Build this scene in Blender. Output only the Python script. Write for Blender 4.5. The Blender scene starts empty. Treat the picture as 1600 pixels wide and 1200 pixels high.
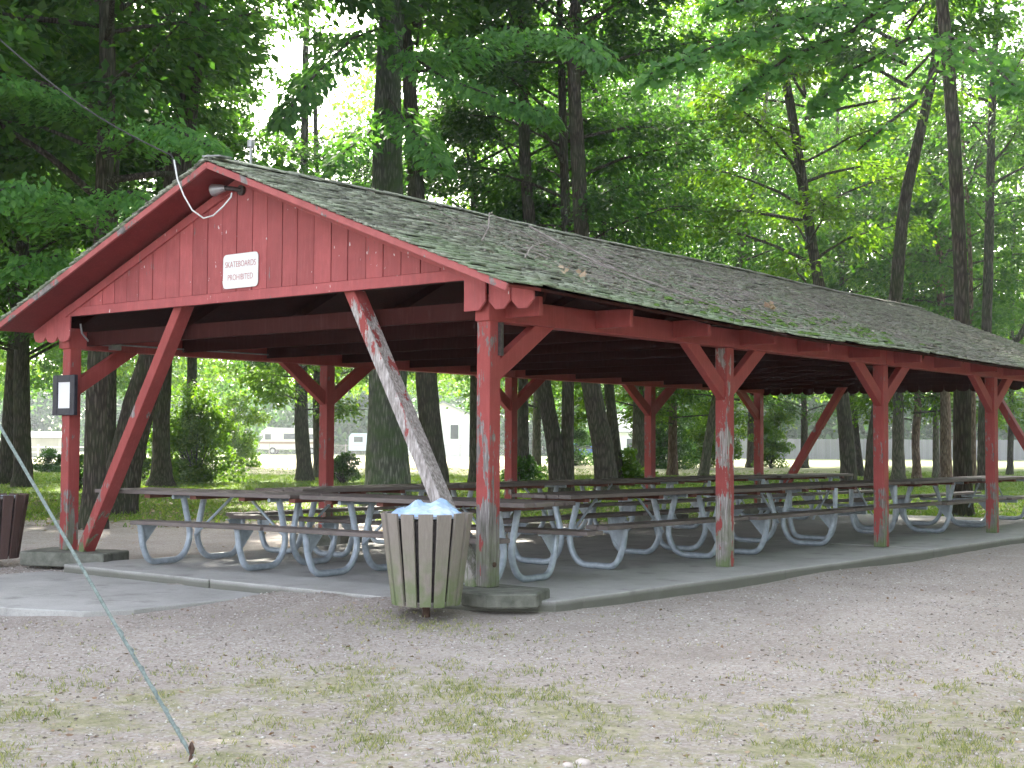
import bpy, math, random
import numpy as np
from mathutils import Vector, Matrix, noise
random.seed(7)
R = math.radians
sc = bpy.context.scene
col = sc.collection

# ------------------------------------------------------------------ camera
YAW, PITCH, ROLL, FPX = 0.6801, 0.0431, 0.0052, 2185.66
CAM = Vector((7.296, -8.718, 1.23))
F = Vector((-math.sin(YAW)*math.cos(PITCH), math.cos(YAW)*math.cos(PITCH), math.sin(PITCH)))
_r = Vector((math.cos(YAW), math.sin(YAW), 0)); _u = _r.cross(F)
RT = _r*math.cos(ROLL) + _u*math.sin(ROLL)
UP = -_r*math.sin(ROLL) + _u*math.cos(ROLL)
cd = bpy.data.cameras.new('camera'); cam = bpy.data.objects.new('camera', cd); col.objects.link(cam)
cd.sensor_fit = 'HORIZONTAL'; cd.sensor_width = 36; cd.lens = 36*FPX/1600
cd.clip_start = 0.1; cd.clip_end = 2000
m = Matrix.Identity(4)
for i in range(3):
    m[i][0], m[i][1], m[i][2], m[i][3] = RT[i], UP[i], -F[i], CAM[i]
cam.matrix_world = m
sc.camera = cam
# ------------------------------------------------------------------ light
SUN = Vector((-0.756, 0.655, 0)).normalized(); SUN_EL = R(33)
w = bpy.data.worlds.new('World'); sc.world = w; w.use_nodes = True
nt = w.node_tree; nt.nodes.clear()
out = nt.nodes.new('ShaderNodeOutputWorld'); bg = nt.nodes.new('ShaderNodeBackground')
sky = nt.nodes.new('ShaderNodeTexSky'); sky.sky_type = 'NISHITA'; sky.sun_disc = False
sky.sun_elevation = SUN_EL; sky.sun_rotation = math.atan2(SUN.x, SUN.y)
sky.air_density = 1.0; sky.dust_density = 2.5; sky.ozone_density = 0.8
bg.inputs[1].default_value = 0.15
hs = nt.nodes.new('ShaderNodeHueSaturation'); hs.inputs['Saturation'].default_value = .45      # sky blue toned down for a more neutral light
vt = nt.nodes.new('ShaderNodeMix'); vt.data_type = 'RGBA'; vt.blend_type = 'MULTIPLY'; vt.inputs[0].default_value = 1; vt.inputs[7].default_value = (1.0, .965, .95, 1)
nt.links.new(sky.outputs[0], hs.inputs['Color']); nt.links.new(hs.outputs[0], vt.inputs[6]); nt.links.new(vt.outputs[2], bg.inputs[0]); nt.links.new(bg.outputs[0], out.inputs[0])
ld = bpy.data.lights.new('sun', 'SUN'); ld.energy = 4.2; ld.angle = R(0.5); ld.color = (1, .94, .82)
sun = bpy.data.objects.new('sun', ld); col.objects.link(sun)
sd = Vector((SUN.x*math.cos(SUN_EL), SUN.y*math.cos(SUN_EL), math.sin(SUN_EL)))
sun.rotation_euler = sd.to_track_quat('Z', 'Y').to_euler()
vs = sc.view_settings; vs.view_transform = 'Standard'; vs.look = 'None'; vs.gamma = 1; vs.exposure = 2.8
sc.render.film_transparent = False
cy = sc.cycles
cy.use_denoising = True
cy.max_bounces = 7; cy.diffuse_bounces = 4; cy.glossy_bounces = 2; cy.transmission_bounces = 3
cy.transparent_max_bounces = 4; cy.volume_bounces = 0; cy.sample_clamp_indirect = 4
cy.use_adaptive_sampling = True; cy.adaptive_threshold = 0.02

GZ = -0.10
def at(x, y, d):                       # a point seen at (x, y) of the photo, d metres deep
    return CAM + (F + RT*((x-800)/FPX) - UP*((y-600)/FPX))*d
def depth(x, y, z=0):
    return (Vector((x, y, z))-CAM).dot(F)

# ------------------------------------------------------------------ objects
def tag(o, label=None, cat=None, group=None, kind=None):
    if label: o['label'] = label
    if cat: o['category'] = cat
    if group: o['group'] = group
    if kind: o['kind'] = kind
    return o
def empty(name, loc=(0,0,0), rz=0):
    o = bpy.data.objects.new(name, None); col.objects.link(o)
    o.location = loc; o.rotation_euler = (0,0,rz); o.empty_display_size = .2
    return o
def copy_tree(o, parent=None):
    c = o.copy(); col.objects.link(c); c.parent = parent
    for ch in [x for x in bpy.data.objects if x.parent == o]:
        copy_tree(ch, c)
    return c

class MB:
    def __init__(s): s.v = []; s.f = []; s.sm = []
    def add(s, vs, fs, smooth=False):
        n = len(s.v); s.v += [tuple(v) for v in vs]
        s.f += [tuple(i+n for i in f) for f in fs]; s.sm += [smooth]*len(fs)
    def box(s, a, b, M=None):
        x0,y0,z0 = a; x1,y1,z1 = b
        vs = [Vector(p) for p in ((x0,y0,z0),(x1,y0,z0),(x1,y1,z0),(x0,y1,z0),(x0,y0,z1),(x1,y0,z1),(x1,y1,z1),(x0,y1,z1))]
        if M is not None: vs = [M @ v for v in vs]
        s.add(vs, [(0,3,2,1),(4,5,6,7),(0,1,5,4),(1,2,6,5),(2,3,7,6),(3,0,4,7)])
    def beam(s, p, q, wd, ht, up=(0,0,1)):            # rectangular bar between two points
        p = Vector(p); q = Vector(q); d = (q-p).normalized(); up = Vector(up)
        sd_ = d.cross(up).normalized(); u = sd_.cross(d).normalized()
        vs = []
        for c in (p, q):
            for a_, b_ in ((-1,-1),(1,-1),(1,1),(-1,1)):
                vs.append(c + sd_*a_*wd/2 + u*b_*ht/2)
        s.add(vs, [(0,1,2,3),(7,6,5,4),(0,4,5,1),(1,5,6,2),(2,6,7,3),(3,7,4,0)])
    def prism(s, poly, axis, a, b):                    # polygon extruded along an axis
        n = len(poly); vs = []
        for t in (a, b):
            for (p, q) in poly:
                vs.append((t,p,q) if axis == 'x' else (p,t,q) if axis == 'y' else (p,q,t))
        fs = [tuple(range(n))[::-1], tuple(range(n, 2*n))] + [(i, (i+1)%n, (i+1)%n+n, i+n) for i in range(n)]
        s.add(vs, fs)
    def tube(s, pts, rad, n=8, caps=True, smooth=True, wob=0):
        pts = [Vector(p) for p in pts]
        if not isinstance(rad, (list, tuple)): rad = [rad]*len(pts)
        t0 = (pts[1]-pts[0]).normalized()
        ref = Vector((0,0,1)) if abs(t0.z) < .9 else Vector((1,0,0))
        nrm = t0.cross(ref).normalized(); vs = []; base = 0
        for i, p in enumerate(pts):
            t = (pts[min(i+1, len(pts)-1)] - pts[max(i-1, 0)]).normalized()
            nrm = (nrm - t*nrm.dot(t)).normalized(); bi = t.cross(nrm)
            for k in range(n):
                a = 2*math.pi*k/n
                rr = rad[i]
                if wob: rr *= 1 + wob*noise.noise(Vector((math.cos(a)*1.5, math.sin(a)*1.5, i*.35+p.x)))
                vs.append(p + (nrm*math.cos(a) + bi*math.sin(a))*rr)
        fs = []
        for i in range(len(pts)-1):
            for k in range(n):
                k2 = (k+1) % n
                fs.append((i*n+k, i*n+k2, (i+1)*n+k2, (i+1)*n+k))
        s.add(vs, fs, smooth)
        if caps:
            s.add(vs[:n], [tuple(range(n))[::-1]]); s.add(vs[-n:], [tuple(range(n))])
    def mesh(s, name, mat):
        me = bpy.data.meshes.new(name); me.from_pydata(s.v, [], s.f)
        me.polygons.foreach_set('use_smooth', s.sm)
        if mat: me.materials.append(mat)
        me.update(); return me
    def build(s, name, mat, parent=None, bevel=0):
        o = bpy.data.objects.new(name, s.mesh(name, mat)); col.objects.link(o); o.parent = parent
        if bevel:
            b = o.modifiers.new('bevel', 'BEVEL'); b.width = bevel; b.segments = 1; b.limit_method = 'ANGLE'
        return o
def np_mesh(name, V, Fc, mat, attr=None):
    """V (n,3), Fc (m,k) faces all with k corners"""
    me = bpy.data.meshes.new(name); m_, k = Fc.shape
    me.vertices.add(len(V)); me.vertices.foreach_set('co', V.astype(np.float32).ravel())
    me.loops.add(m_*k); me.loops.foreach_set('vertex_index', Fc.astype(np.int32).ravel())
    me.polygons.add(m_); me.polygons.foreach_set('loop_start', np.arange(0, m_*k, k, dtype=np.int32))
    try: me.polygons.foreach_set('loop_total', np.full(m_, k, dtype=np.int32))
    except Exception: pass
    me.update(calc_edges=True)
    if mat: me.materials.append(mat)
    return me
def link(name, me, parent=None, loc=(0,0,0)):
    o = bpy.data.objects.new(name, me); col.objects.link(o); o.parent = parent; o.location = loc
    return o

# ------------------------------------------------------------------ materials
class NT:
    def __init__(s, name, rough=.8, spec=.3):
        s.m = bpy.data.materials.new(name); s.m.use_nodes = True
        s.t = s.m.node_tree; s.b = s.t.nodes['Principled BSDF']
        s.b.inputs['Roughness'].default_value = rough
        s.b.inputs['Specular IOR Level'].default_value = spec
    def n(s, typ, **kw):
        o = s.t.nodes.new(typ)
        for k, v in kw.items():
            if k in ('operation','blend_type','data_type','feature','distance','attribute_name','noise_dimensions','interpolation','clamp','musgrave_type'): setattr(o, k, v)
        return o
    def l(s, a, b): s.t.links.new(a, b)
    def coord(s, scale=(1,1,1), kind='Object', rot=(0,0,0)):
        tc = s.n('ShaderNodeTexCoord'); mp = s.n('ShaderNodeMapping'); mp.inputs['Scale'].default_value = scale
        mp.inputs['Rotation'].default_value = rot
        s.l(tc.outputs[kind], mp.inputs[0]); return mp.outputs[0]
    def noise(s, vec, scale, detail=4, rough=.6, dist=0):
        o = s.n('ShaderNodeTexNoise'); o.inputs['Scale'].default_value = scale; o.inputs['Detail'].default_value = detail
        o.inputs['Roughness'].default_value = rough; o.inputs['Distortion'].default_value = dist
        s.l(vec, o.inputs['Vector']); return o.outputs['Fac']
    def vor(s, vec, scale, feature='F1', out='Distance', rnd=1):
        o = s.n('ShaderNodeTexVoronoi', feature=feature); o.inputs['Scale'].default_value = scale
        o.inputs['Randomness'].default_value = rnd
        s.l(vec, o.inputs['Vector']); return o.outputs[out]
    def ramp(s, fac, stops, interp='LINEAR'):
        o = s.n('ShaderNodeValToRGB'); o.color_ramp.interpolation = interp
        e = o.color_ramp.elements
        while len(e) < len(stops): e.new(.5)
        for i, (p, c) in enumerate(stops):
            e[i].position = p; e[i].color = (c, c, c, 1) if isinstance(c, (int, float)) else (*c, 1)
        s.l(fac, o.inputs[0]); return o.outputs[0]
    def mix(s, fac, a, b, mode='MIX'):
        o = s.n('ShaderNodeMix', data_type='RGBA', blend_type=mode)
        for i, v in ((0, fac), (6, a), (7, b)):
            if isinstance(v, (int, float)): o.inputs[i].default_value = v if i == 0 else (v, v, v, 1)
            elif isinstance(v, tuple): o.inputs[i].default_value = (*v, 1)
            else: s.l(v, o.inputs[i])
        return o.outputs[2]
    def math(s, op, a, b=0.0, clamp=False):
        o = s.n('ShaderNodeMath', operation=op); o.use_clamp = clamp
        for i, v in ((0, a), (1, b)):
            if isinstance(v, (int, float)): o.inputs[i].default_value = v
            else: s.l(v, o.inputs[i])
        return o.outputs[0]
    def maprange(s, v, a, b, c, d):
        o = s.n('ShaderNodeMapRange'); s.l(v, o.inputs[0])
        for i, x in enumerate((a, b, c, d)): o.inputs[i+1].default_value = x
        return o.outputs[0]
    def sepz(s, vec, i=2):
        o = s.n('ShaderNodeSeparateXYZ'); s.l(vec, o.inputs[0]); return o.outputs[i]
    def base(s, c):
        if isinstance(c, tuple): s.b.inputs['Base Color'].default_value = (*c, 1)
        else: s.l(c, s.b.inputs['Base Color'])
    def bump(s, h, strength=.5, dist=.01):
        o = s.n('ShaderNodeBump'); o.inputs['Strength'].default_value = strength; o.inputs['Distance'].default_value = dist
        s.l(h, o.inputs['Height']); s.l(o.outputs[0], s.b.inputs['Normal'])
    def island(s):
        return s.n('ShaderNodeNewGeometry').outputs['Random Per Island']

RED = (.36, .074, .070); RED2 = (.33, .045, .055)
def paint(name, amount=.0, zlo=None, zhi=None, base_extra=.3, grain=(1,1,.08), green=True, red=RED, scale=14, flecks=False, pale=1.0):
    """red paint flaking off grey wood. amount shifts how much has gone; below zhi it grows by base_extra"""
    t = NT(name, .65, .25)
    v = t.coord(grain)
    v2 = t.coord((1,1,1))
    nz = t.noise(v, scale, 6, .65, .3)
    big = t.noise(v2, 1.7, 3)
    med = t.noise(t.coord((1,1,.3)), 10, 5, .75)
    f = t.math('ADD', t.math('ADD', t.math('MULTIPLY', nz, .55), t.math('MULTIPLY', med, .45)), t.math('MULTIPLY', t.math('SUBTRACT', big, .5), .75))
    f = t.math('ADD', f, amount)
    if zlo is not None:
        f = t.math('ADD', f, t.maprange(t.sepz(v2), zlo, zhi, base_extra, 0))
    mask = t.ramp(f, [(.645, 0.0), (.66, 1.0)])
    fl = None
    if flecks:
        vv = t.coord((1,1,.38)); a_ = t.noise(vv, 34, 2, .5); b_ = t.noise(v2, 1.1, 2)
        fl = t.ramp(t.math('ADD', a_, t.math('MULTIPLY', t.math('SUBTRACT', b_, .5), .35)), [(.74, 0.), (.76, 1.)])
    tone = t.ramp(t.noise(v2, 5, 4), [(.3, red), (.7, tuple(c*.8 for c in red))])
    tone = t.mix(t.ramp(t.noise(v, 40, 3), [(.5, 0.), (.8, .35)]), tone, tuple(min(1,c*1.35+.03) for c in red))
    wk = lambda c: tuple(min(.85, x*pale) for x in c)
    grainy = t.noise(t.coord(tuple(g*1. for g in grain)), 60, 4, .6)
    wood = t.ramp(grainy, [(.3, wk((.09,.08,.075))), (.55, wk((.24,.215,.21))), (.8, wk((.46,.43,.44)))])
    if green and zlo is not None:
        gm = t.math('MULTIPLY', t.maprange(t.sepz(v2), 0, .65, .85, 0), t.ramp(t.noise(v2, 6, 3), [(.35, 0.), (.6, 1.)]))
        wood = t.mix(gm, wood, (.13,.19,.06))
    if flecks:
        isl = t.island(); tone = t.mix(1.0, tone, t.ramp(isl, [(0, .80), (1, 1.08)]), 'MULTIPLY')
        st = t.noise(t.coord((9,9,.5)), 3, 5, .7); tone = t.mix(t.ramp(st, [(.5, 0.), (.75, .28)]), tone, (.30,.12,.12))
    cc = t.mix(mask, tone, wood)
    if fl is not None: cc = t.mix(fl, cc, (.72,.70,.70))
    t.base(cc)
    h = t.math('ADD', t.math('MULTIPLY', mask, -1.0), t.math('MULTIPLY', grainy, .5))
    t.bump(h, .5, .003)
    return t.m
M = {}
M['red'] = paint('red_paint', -.10)
M['red_board'] = paint('red_board_paint', -.03, red=(.46,.115,.118), grain=(1,1,.12), scale=22, flecks=True)
M['fascia'] = paint('faded_fascia_paint', .08, red=(.46,.13,.13), grain=(.25,1,.25), scale=16)
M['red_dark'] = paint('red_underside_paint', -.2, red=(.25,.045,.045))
M['inner'] = paint('dark_inner_timber', -.2, red=(.046,.013,.011))  # near-black red-brown for the timbers under the roof; joist tails stay red
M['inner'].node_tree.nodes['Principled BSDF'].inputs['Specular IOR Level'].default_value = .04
M['post'] = paint('post_paint', .03, 0, 1.9, .16)
M['post_near'] = paint('worn_post_paint', .055, .1, 1.7, .24)
M['post_flaked'] = paint('flaked_post_paint', .095, 0, 2.0, .16, scale=9, pale=1.5)
M['diag_worn'] = paint('worn_strut_paint', .13, .9, 2.5, .20, scale=9, pale=1.9, grain=(1,1,.2))
M['diag'] = paint('strut_paint', .03, .2, 1.9, .04, scale=9)

def simple(name, c1, c2, scale=8, rough=.7, metal=0, bump=.2, stretch=(1,1,1), spec=.3):
    t = NT(name, rough, spec); v = t.coord(stretch); nz = t.noise(v, scale, 5)
    t.base(t.ramp(nz, [(.3, c1), (.7, c2)])); t.b.inputs['Metallic'].default_value = metal
    if bump: t.bump(nz, bump, .01)
    return t.m
M['galv'] = simple('galvanised_steel', (.30,.35,.41), (.50,.56,.63), 14, .40, .25, .05, spec=.5)
M['plank'] = simple('stained_plank', (.075,.055,.05), (.20,.155,.145), 9, .6, 0, .4, (1.2,14,14))
tp = NT('stained_plank', .62, .25); gv = tp.noise(tp.coord((1.2,14,14)), 9, 5); bg_ = tp.noise(tp.coord((1,1,1)), 1.6, 4)
pc_ = tp.mix(tp.ramp(tp.island(), [(0, 0.), (1, .8)]), tp.ramp(gv, [(.3, (.08,.056,.05)), (.7, (.20,.155,.14))]), (.20,.17,.16))
tp.base(tp.mix(tp.ramp(bg_, [(.5, 0.), (.7, .6)]), pc_, (.07,.06,.055))); tp.bump(gv, .4, .005); M['plank'] = tp.m
M['cleat'] = simple('brown_cleat', (.14,.05,.04), (.20,.08,.06), 9, .7)
M['white'] = simple('white_enamel', (.78,.78,.78), (.85,.85,.85), 3, .35, 0, 0)
M['black'] = simple('black_frame', (.02,.02,.03), (.045,.045,.06), 12, .5, 0, .1)
M['paper'] = simple('white_paper', (.82,.82,.85), (.88,.88,.9), 2, .6, 0, 0)
M['darkmetal'] = simple('dark_metal', (.05,.045,.045), (.12,.1,.1), 30, .5, .5, .1)
M['greymetal'] = simple('grey_metal', (.3,.3,.32), (.45,.45,.47), 20, .45, .6, .1)
M['rope'] = simple('pale_green_guy_wire', (.11,.14,.13), (.24,.29,.28), 60, .6, 0, .3)
M['cable'] = simple('black_cable', (.02,.02,.02), (.05,.05,.05), 30, .5, 0, 0)
M['whitewire'] = simple('white_wire', (.6,.6,.6), (.8,.8,.78), 30, .5, 0, 0)
M['rust'] = simple('rusty_pipe', (.07,.045,.035), (.15,.09,.07), 30, .8, .2, .4)
M['bag'] = simple('blue_white_bag', (.26,.46,.78), (.72,.83,.93), 7, .35, 0, .1, spec=.5)
M['stone'] = simple('paving_block_stone', (.10,.105,.085), (.22,.22,.19), 9, .9, 0, .6)

def wood_grey(name, c1, c2, green):
    t = NT(name, .85, .15); v = t.coord((14,14,1.2)); g = t.noise(v, 5, 6, .7)
    isl = t.island()
    c = t.ramp(g, [(.25, c1), (.75, c2)])
    c = t.mix(t.ramp(isl, [(0, 0.), (1, .75)]), c, tuple(x*.55 for x in c2))
    if green:
        v2 = t.coord((1,1,1)); z = t.sepz(v2)
        gm = t.math('MULTIPLY', t.maprange(z, .1, .62, .8, 0), t.ramp(t.noise(v2, 7, 3), [(.35, 0.), (.6, 1.)]))
        c = t.mix(gm, c, (.15,.21,.08))
    t.base(c); t.bump(g, .5, .004); return t.m
M['slat'] = wood_grey('weathered_slat_wood', (.22,.185,.16), (.44,.385,.34), True)
M['slat_brown'] = wood_grey('brown_slat_wood', (.10,.06,.055), (.19,.125,.115), False)
M['fencewood'] = wood_grey('grey_fence_wood', (.16,.16,.17), (.26,.26,.28), False)

def bark(name, c1, c2, moss=.0):
    t = NT(name, .95, .1); v = t.coord((7,7,1.1)); v2 = t.coord((1,1,1))
    a = t.noise(v, 3.2, 6, .7, .6); vo = t.vor(v, 2.6, 'DISTANCE_TO_EDGE')
    h = t.math('MULTIPLY', t.ramp(vo, [(0, 0.), (.25, 1.)]), a)
    c = t.ramp(h, [(.0, tuple(x*.7 for x in c1)), (.25, c1), (.65, c2)])
    if moss: c = t.mix(t.ramp(t.noise(v2, 2.2, 4), [(.42, 0.), (.62, moss)]), c, (.06,.10,.035))
    t.base(c); t.bump(h, .9, .03); return t.m
M['bark'] = bark('dark_bark', (.055,.045,.038), (.13,.11,.092), .25)
M['bark_mottled'] = bark('mottled_bark', (.085,.09,.075), (.24,.24,.21), .75)
M['bark_red'] = bark('reddish_bark', (.14,.09,.065), (.30,.22,.17))
M['bark_pale'] = bark('pale_bark', (.12,.105,.085), (.25,.22,.18), .3)

def leaf(name, c1, c2, c3, trans=.45, old=0):
    t = NT(name, .6, .14)
    isl = t.island()
    v = t.coord((1,1,1)); big = t.noise(v, .35, 3)
    f = t.math('ADD', t.math('MULTIPLY', isl, .65), t.math('MULTIPLY', big, .4))
    c = t.ramp(f, [(.15, c1), (.5, c2), (.9, c3)])
    t.base(c)
    tr = t.n('ShaderNodeBsdfTranslucent'); mx = t.n('ShaderNodeMixShader')
    tc = t.mix(1.0, c, (1.8, 2.0, .6), 'MULTIPLY')
    t.l(tc, tr.inputs[0]); mx.inputs[0].default_value = trans
    t.l(t.b.outputs[0], mx.inputs[1]); t.l(tr.outputs[0], mx.inputs[2])
    o = [n for n in t.t.nodes if n.type == 'OUTPUT_MATERIAL'][0]
    t.l(mx.outputs[0], o.inputs[0]); return t.m
M['leaf_dark'] = leaf('dark_leaves', (.026,.074,.022), (.046,.112,.030), (.072,.148,.036))
M['leaf_mid'] = leaf('green_leaves', (.028,.078,.020), (.050,.120,.027), (.085,.165,.032))
M['leaf_light'] = leaf('light_leaves', (.055,.115,.014), (.09,.17,.02), (.14,.22,.028), .5)
M['leaf_maple'] = leaf('maple_leaves', (.048,.135,.038), (.078,.19,.052), (.12,.25,.068), .45)
M['leaf_dead'] = leaf('dead_leaves', (.19,.12,.08), (.30,.20,.14), (.44,.34,.25), .1)
M['debris'] = leaf('bark_bits', (.10,.085,.07), (.22,.19,.165), (.38,.34,.30), .02)
M['grass'] = leaf('grass_blades', (.12,.17,.07), (.25,.27,.13), (.50,.44,.27), .3)
M['grass_far'] = leaf('lawn_blades', (.07,.14,.025), (.13,.21,.035), (.24,.27,.07), .3)
M['moss'] = simple('roof_moss', (.05,.10,.02), (.12,.20,.04), 30, 1, 0, .6)

# ground ------------------------------------------------------------
def ground_mat():
    t = NT('ground', .95, .1); v = t.coord((1,1,1))
    at_ = t.n('ShaderNodeAttribute', attribute_name='grass'); g = at_.outputs['Fac']
    at2 = t.n('ShaderNodeAttribute', attribute_name='litter')
    at3 = t.n('ShaderNodeAttribute', attribute_name='dry')
    # gravelly dirt
    dirt = t.ramp(t.noise(v, 1.3, 6), [(.3, (.36,.32,.285)), (.7, (.54,.48,.435))])
    pc = t.n('ShaderNodeTexVoronoi'); pc.inputs['Scale'].default_value = 55; t.l(v, pc.inputs['Vector'])
    sep = t.n('ShaderNodeSeparateColor'); t.l(pc.outputs['Color'], sep.inputs[0])
    peb = t.ramp(sep.outputs[0], [(0, (.27,.225,.195)), (.35, (.39,.34,.305)), (.7, (.49,.44,.40)), (.93, (.58,.54,.52)), (1, (.72,.69,.66))])
    dirt = t.mix(t.ramp(t.noise(v, 2.3, 4), [(.35, .30), (.65, .75)]), dirt, peb)
    dirt = t.mix(t.ramp(t.noise(v, .55, 5, .6), [(.42, 0.), (.66, .38)]), dirt, (.27,.225,.195))
    fine = t.noise(v, 230, 3, .7)
    dirt = t.mix(t.ramp(fine, [(.35, .35), (.6, 0.)]), dirt, (.10,.085,.08))
    lm = t.ramp(t.noise(v, 22, 4, .7), [(.5, 0.), (.6, 1.)])
    dirt = t.mix(t.math('MULTIPLY', lm, t.math('MULTIPLY', at2.outputs['Fac'], .8)), dirt, (.13,.085,.06))
    # grass
    gc = t.ramp(t.noise(v, 9, 6, .75), [(.3, (.19,.19,.11)), (.48, (.29,.28,.17)), (.62, (.41,.37,.28)), (.8, (.46,.42,.36))])
    gf = t.ramp(t.noise(v, 1.1, 6, .75), [(.3, (.08,.14,.03)), (.55, (.13,.19,.045)), (.75, (.22,.24,.09))])
    geo = t.n('ShaderNodeNewGeometry'); dv = t.n('ShaderNodeVectorMath'); dv.operation = 'DISTANCE'
    t.l(geo.outputs['Position'], dv.inputs[0]); dv.inputs[1].default_value = (7.3, -8.7, 0)
    gcol = t.mix(t.maprange(dv.outputs['Value'], 12, 22, 0, 1), gc, gf)
    gcol = t.mix(at3.outputs['Fac'], gcol, (.48,.43,.31))  # cream tint stands for dry grass and the sunlight on it
    gcol = t.mix(t.math('MULTIPLY', lm, at2.outputs['Fac']), gcol, (.15,.09,.06))
    n1 = t.noise(v, 2.6, 8, .8); 
    gm = t.ramp(t.math('ADD', g, t.math('MULTIPLY', t.math('SUBTRACT', n1, .5), 1.6)), [(.42, 0.), (.62, 1.)])
    t.base(t.mix(gm, dirt, gcol))
    h = t.math('ADD', t.math('MULTIPLY', pc.outputs['Distance'], -.8), t.noise(v, 30, 5))
    t.bump(h, .6, .012)
    return t.m
M['ground'] = ground_mat()
def concrete_mat(nm='concrete', edge=True):
    t = NT(nm, .9, .2); v = t.coord((1,1,1))
    c = t.ramp(t.noise(v, 1.1, 7, .7), [(.3, (.35,.34,.325)), (.7, (.51,.50,.485))])
    c = t.mix(t.ramp(t.noise(v, 70, 3), [(.3, .3), (.5, 0.)]), c, (.16,.16,.16))
    c = t.mix(t.ramp(t.noise(v, 2.6, 5), [(.56, 0.), (.7, .45)]), c, (.15,.14,.13))
    z = t.sepz(v)
    if edge: c = t.mix(t.maprange(z, -.045, -.004, .85, 0), c, (.135,.135,.11))
    t.base(c); t.bump(t.noise(v, 60, 4), .25, .005); return t.m
M['concrete'] = concrete_mat(); M['concrete_path'] = concrete_mat('path_concrete', False)
def shingle_mat():
    t = NT('mossy_shingles', .95, .1); v = t.coord((1,1,1)); isl = t.island()
    c = t.ramp(isl, [(0, (.22,.22,.185)), (.3, (.31,.32,.26)), (.65, (.39,.41,.335)), (1, (.50,.53,.43))])
    c = t.mix(t.ramp(t.noise(t.coord((3,.6,3)), 9, 5, .75), [(.42, 0.), (.62, .8)]), c, (.06,.062,.055))
    gm = t.ramp(t.math('ADD', t.noise(v, .8, 5, .7), t.maprange(t.sepz(v), 2.4, 3.6, .07, -.06)), [(.48, 0.), (.66, .8)])
    c = t.mix(gm, c, (.27,.36,.22))
    c = t.mix(t.ramp(t.noise(v, 1.3, 6, .8), [(.66, 0.), (.72, .8)]), c, (.09,.15,.03))
    y = t.sepz(v, 1)
    gp = t.math('MULTIPLY', t.maprange(y, 3, 9, 0, .75), t.ramp(t.noise(v, 3, 4), [(.3, .4), (.6, 1.)]))
    c = t.mix(gp, c, (.23,.21,.19))
    t.base(c); t.bump(t.noise(t.coord((6,1,6)), 12, 5), .5, .01); return t.m
M['shingle'] = shingle_mat()

# ------------------------------------------------------------------ ground
def sstep(a, b, x):
    t = np.clip((x-a)/(b-a), 0, 1); return t*t*(3-2*t)
def gdepth(x, y):
    return (x-CAM.x)*F.x + (y-CAM.y)*F.y
def gheight(x, y):
    dx = np.maximum(np.maximum(-5.15-x, x-.62), 0); dy = np.maximum(np.maximum(-.55-y, y-15.4), 0)
    d = np.sqrt(dx*dx+dy*dy)
    z = -.10 - .05*sstep(0, 4, d)
    z = z + .015*np.sin(x*1.7+.6)*np.cos(y*1.3) + .006*np.sin(x*5.1+y*2.2)
    # dirt piled against the front edge near the bin
    z = z + .092*sstep(-2.2,-1.5,x)*sstep(.3,-.3,x)*np.exp(-((y+.6)/.55)**2) + .015*np.sin(x*9)*np.exp(-((y+.6)/.3)**2)
    far = sstep(22, 50, gdepth(x, y)); z = z*(1-far) + far*(-.12 + .05*np.sin(x*.21)*np.cos(y*.17))
    return z
gx = np.concatenate([[-480,-400,-300,-220,-160,-120,-95,-80], np.arange(-66,-18,2.), np.arange(-18,12,.16), np.arange(12,40,1.5), [60,100,200,350,480]])
gy = np.concatenate([[-480,-200,-80,-40,-25,-16], np.arange(-11,20,.16), np.arange(20,100,2.), [120,150,200,300,400,480]])
XX, YY = np.meshgrid(gx, gy, indexing='ij')
ZZ = gheight(XX, YY)
V = np.stack([XX, YY, ZZ], -1).reshape(-1, 3)
nx, ny = len(gx), len(gy)
idx = np.arange(nx*ny).reshape(nx, ny)
Fc = np.stack([idx[:-1,:-1], idx[1:,:-1], idx[1:,1:], idx[:-1,1:]], -1).reshape(-1, 4)
gm_ = np_mesh('ground', V, Fc, M['ground'])
def grassiness(x, y):
    d = gdepth(x, y); lat = (x-CAM.x)*RT.x + (y-CAM.y)*RT.y
    near = .50*sstep(9.4, 7.6, d + .5*np.sin(lat*1.7)) - .12*sstep(0,3,lat)*sstep(7.2,8.2,d)
    far = sstep(22, 27, d)
    beh = sstep(15.8, 17, y)
    side = sstep(6.5, 9, np.maximum(x-.6, 0))*sstep(4, 8, y)
    g = np.maximum(np.maximum(near, far), np.maximum(beh, side))
    return g
def litterness(x, y):
    d = gdepth(x, y)
    return sstep(20, 25, d)*sstep(40, 30, d)*.9 + .25*sstep(0,8,y)*sstep(20,15,d)
def dry_sunlit(x, y):
    d = gdepth(x, y); lat = (x-CAM.x)*RT.x + (y-CAM.y)*RT.y
    return sstep(58, 66, d)*sstep(125, 112, d)*sstep(25, 5, lat)*.9 + .25*sstep(50,60,d)  # pale far band: dry grass plus sunshine put into the ground colour
def addattr(me, name, vals):
    a = me.attributes.new(name, 'FLOAT', 'POINT'); a.data.foreach_set('value', vals.astype(np.float32).ravel())
addattr(gm_, 'grass', grassiness(XX, YY)); addattr(gm_, 'litter', litterness(XX, YY)); addattr(gm_, 'dry', dry_sunlit(XX, YY))
gm_.polygons.foreach_set('use_smooth', np.ones(len(Fc), bool))
tag(link('ground', gm_), kind='structure')

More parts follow.
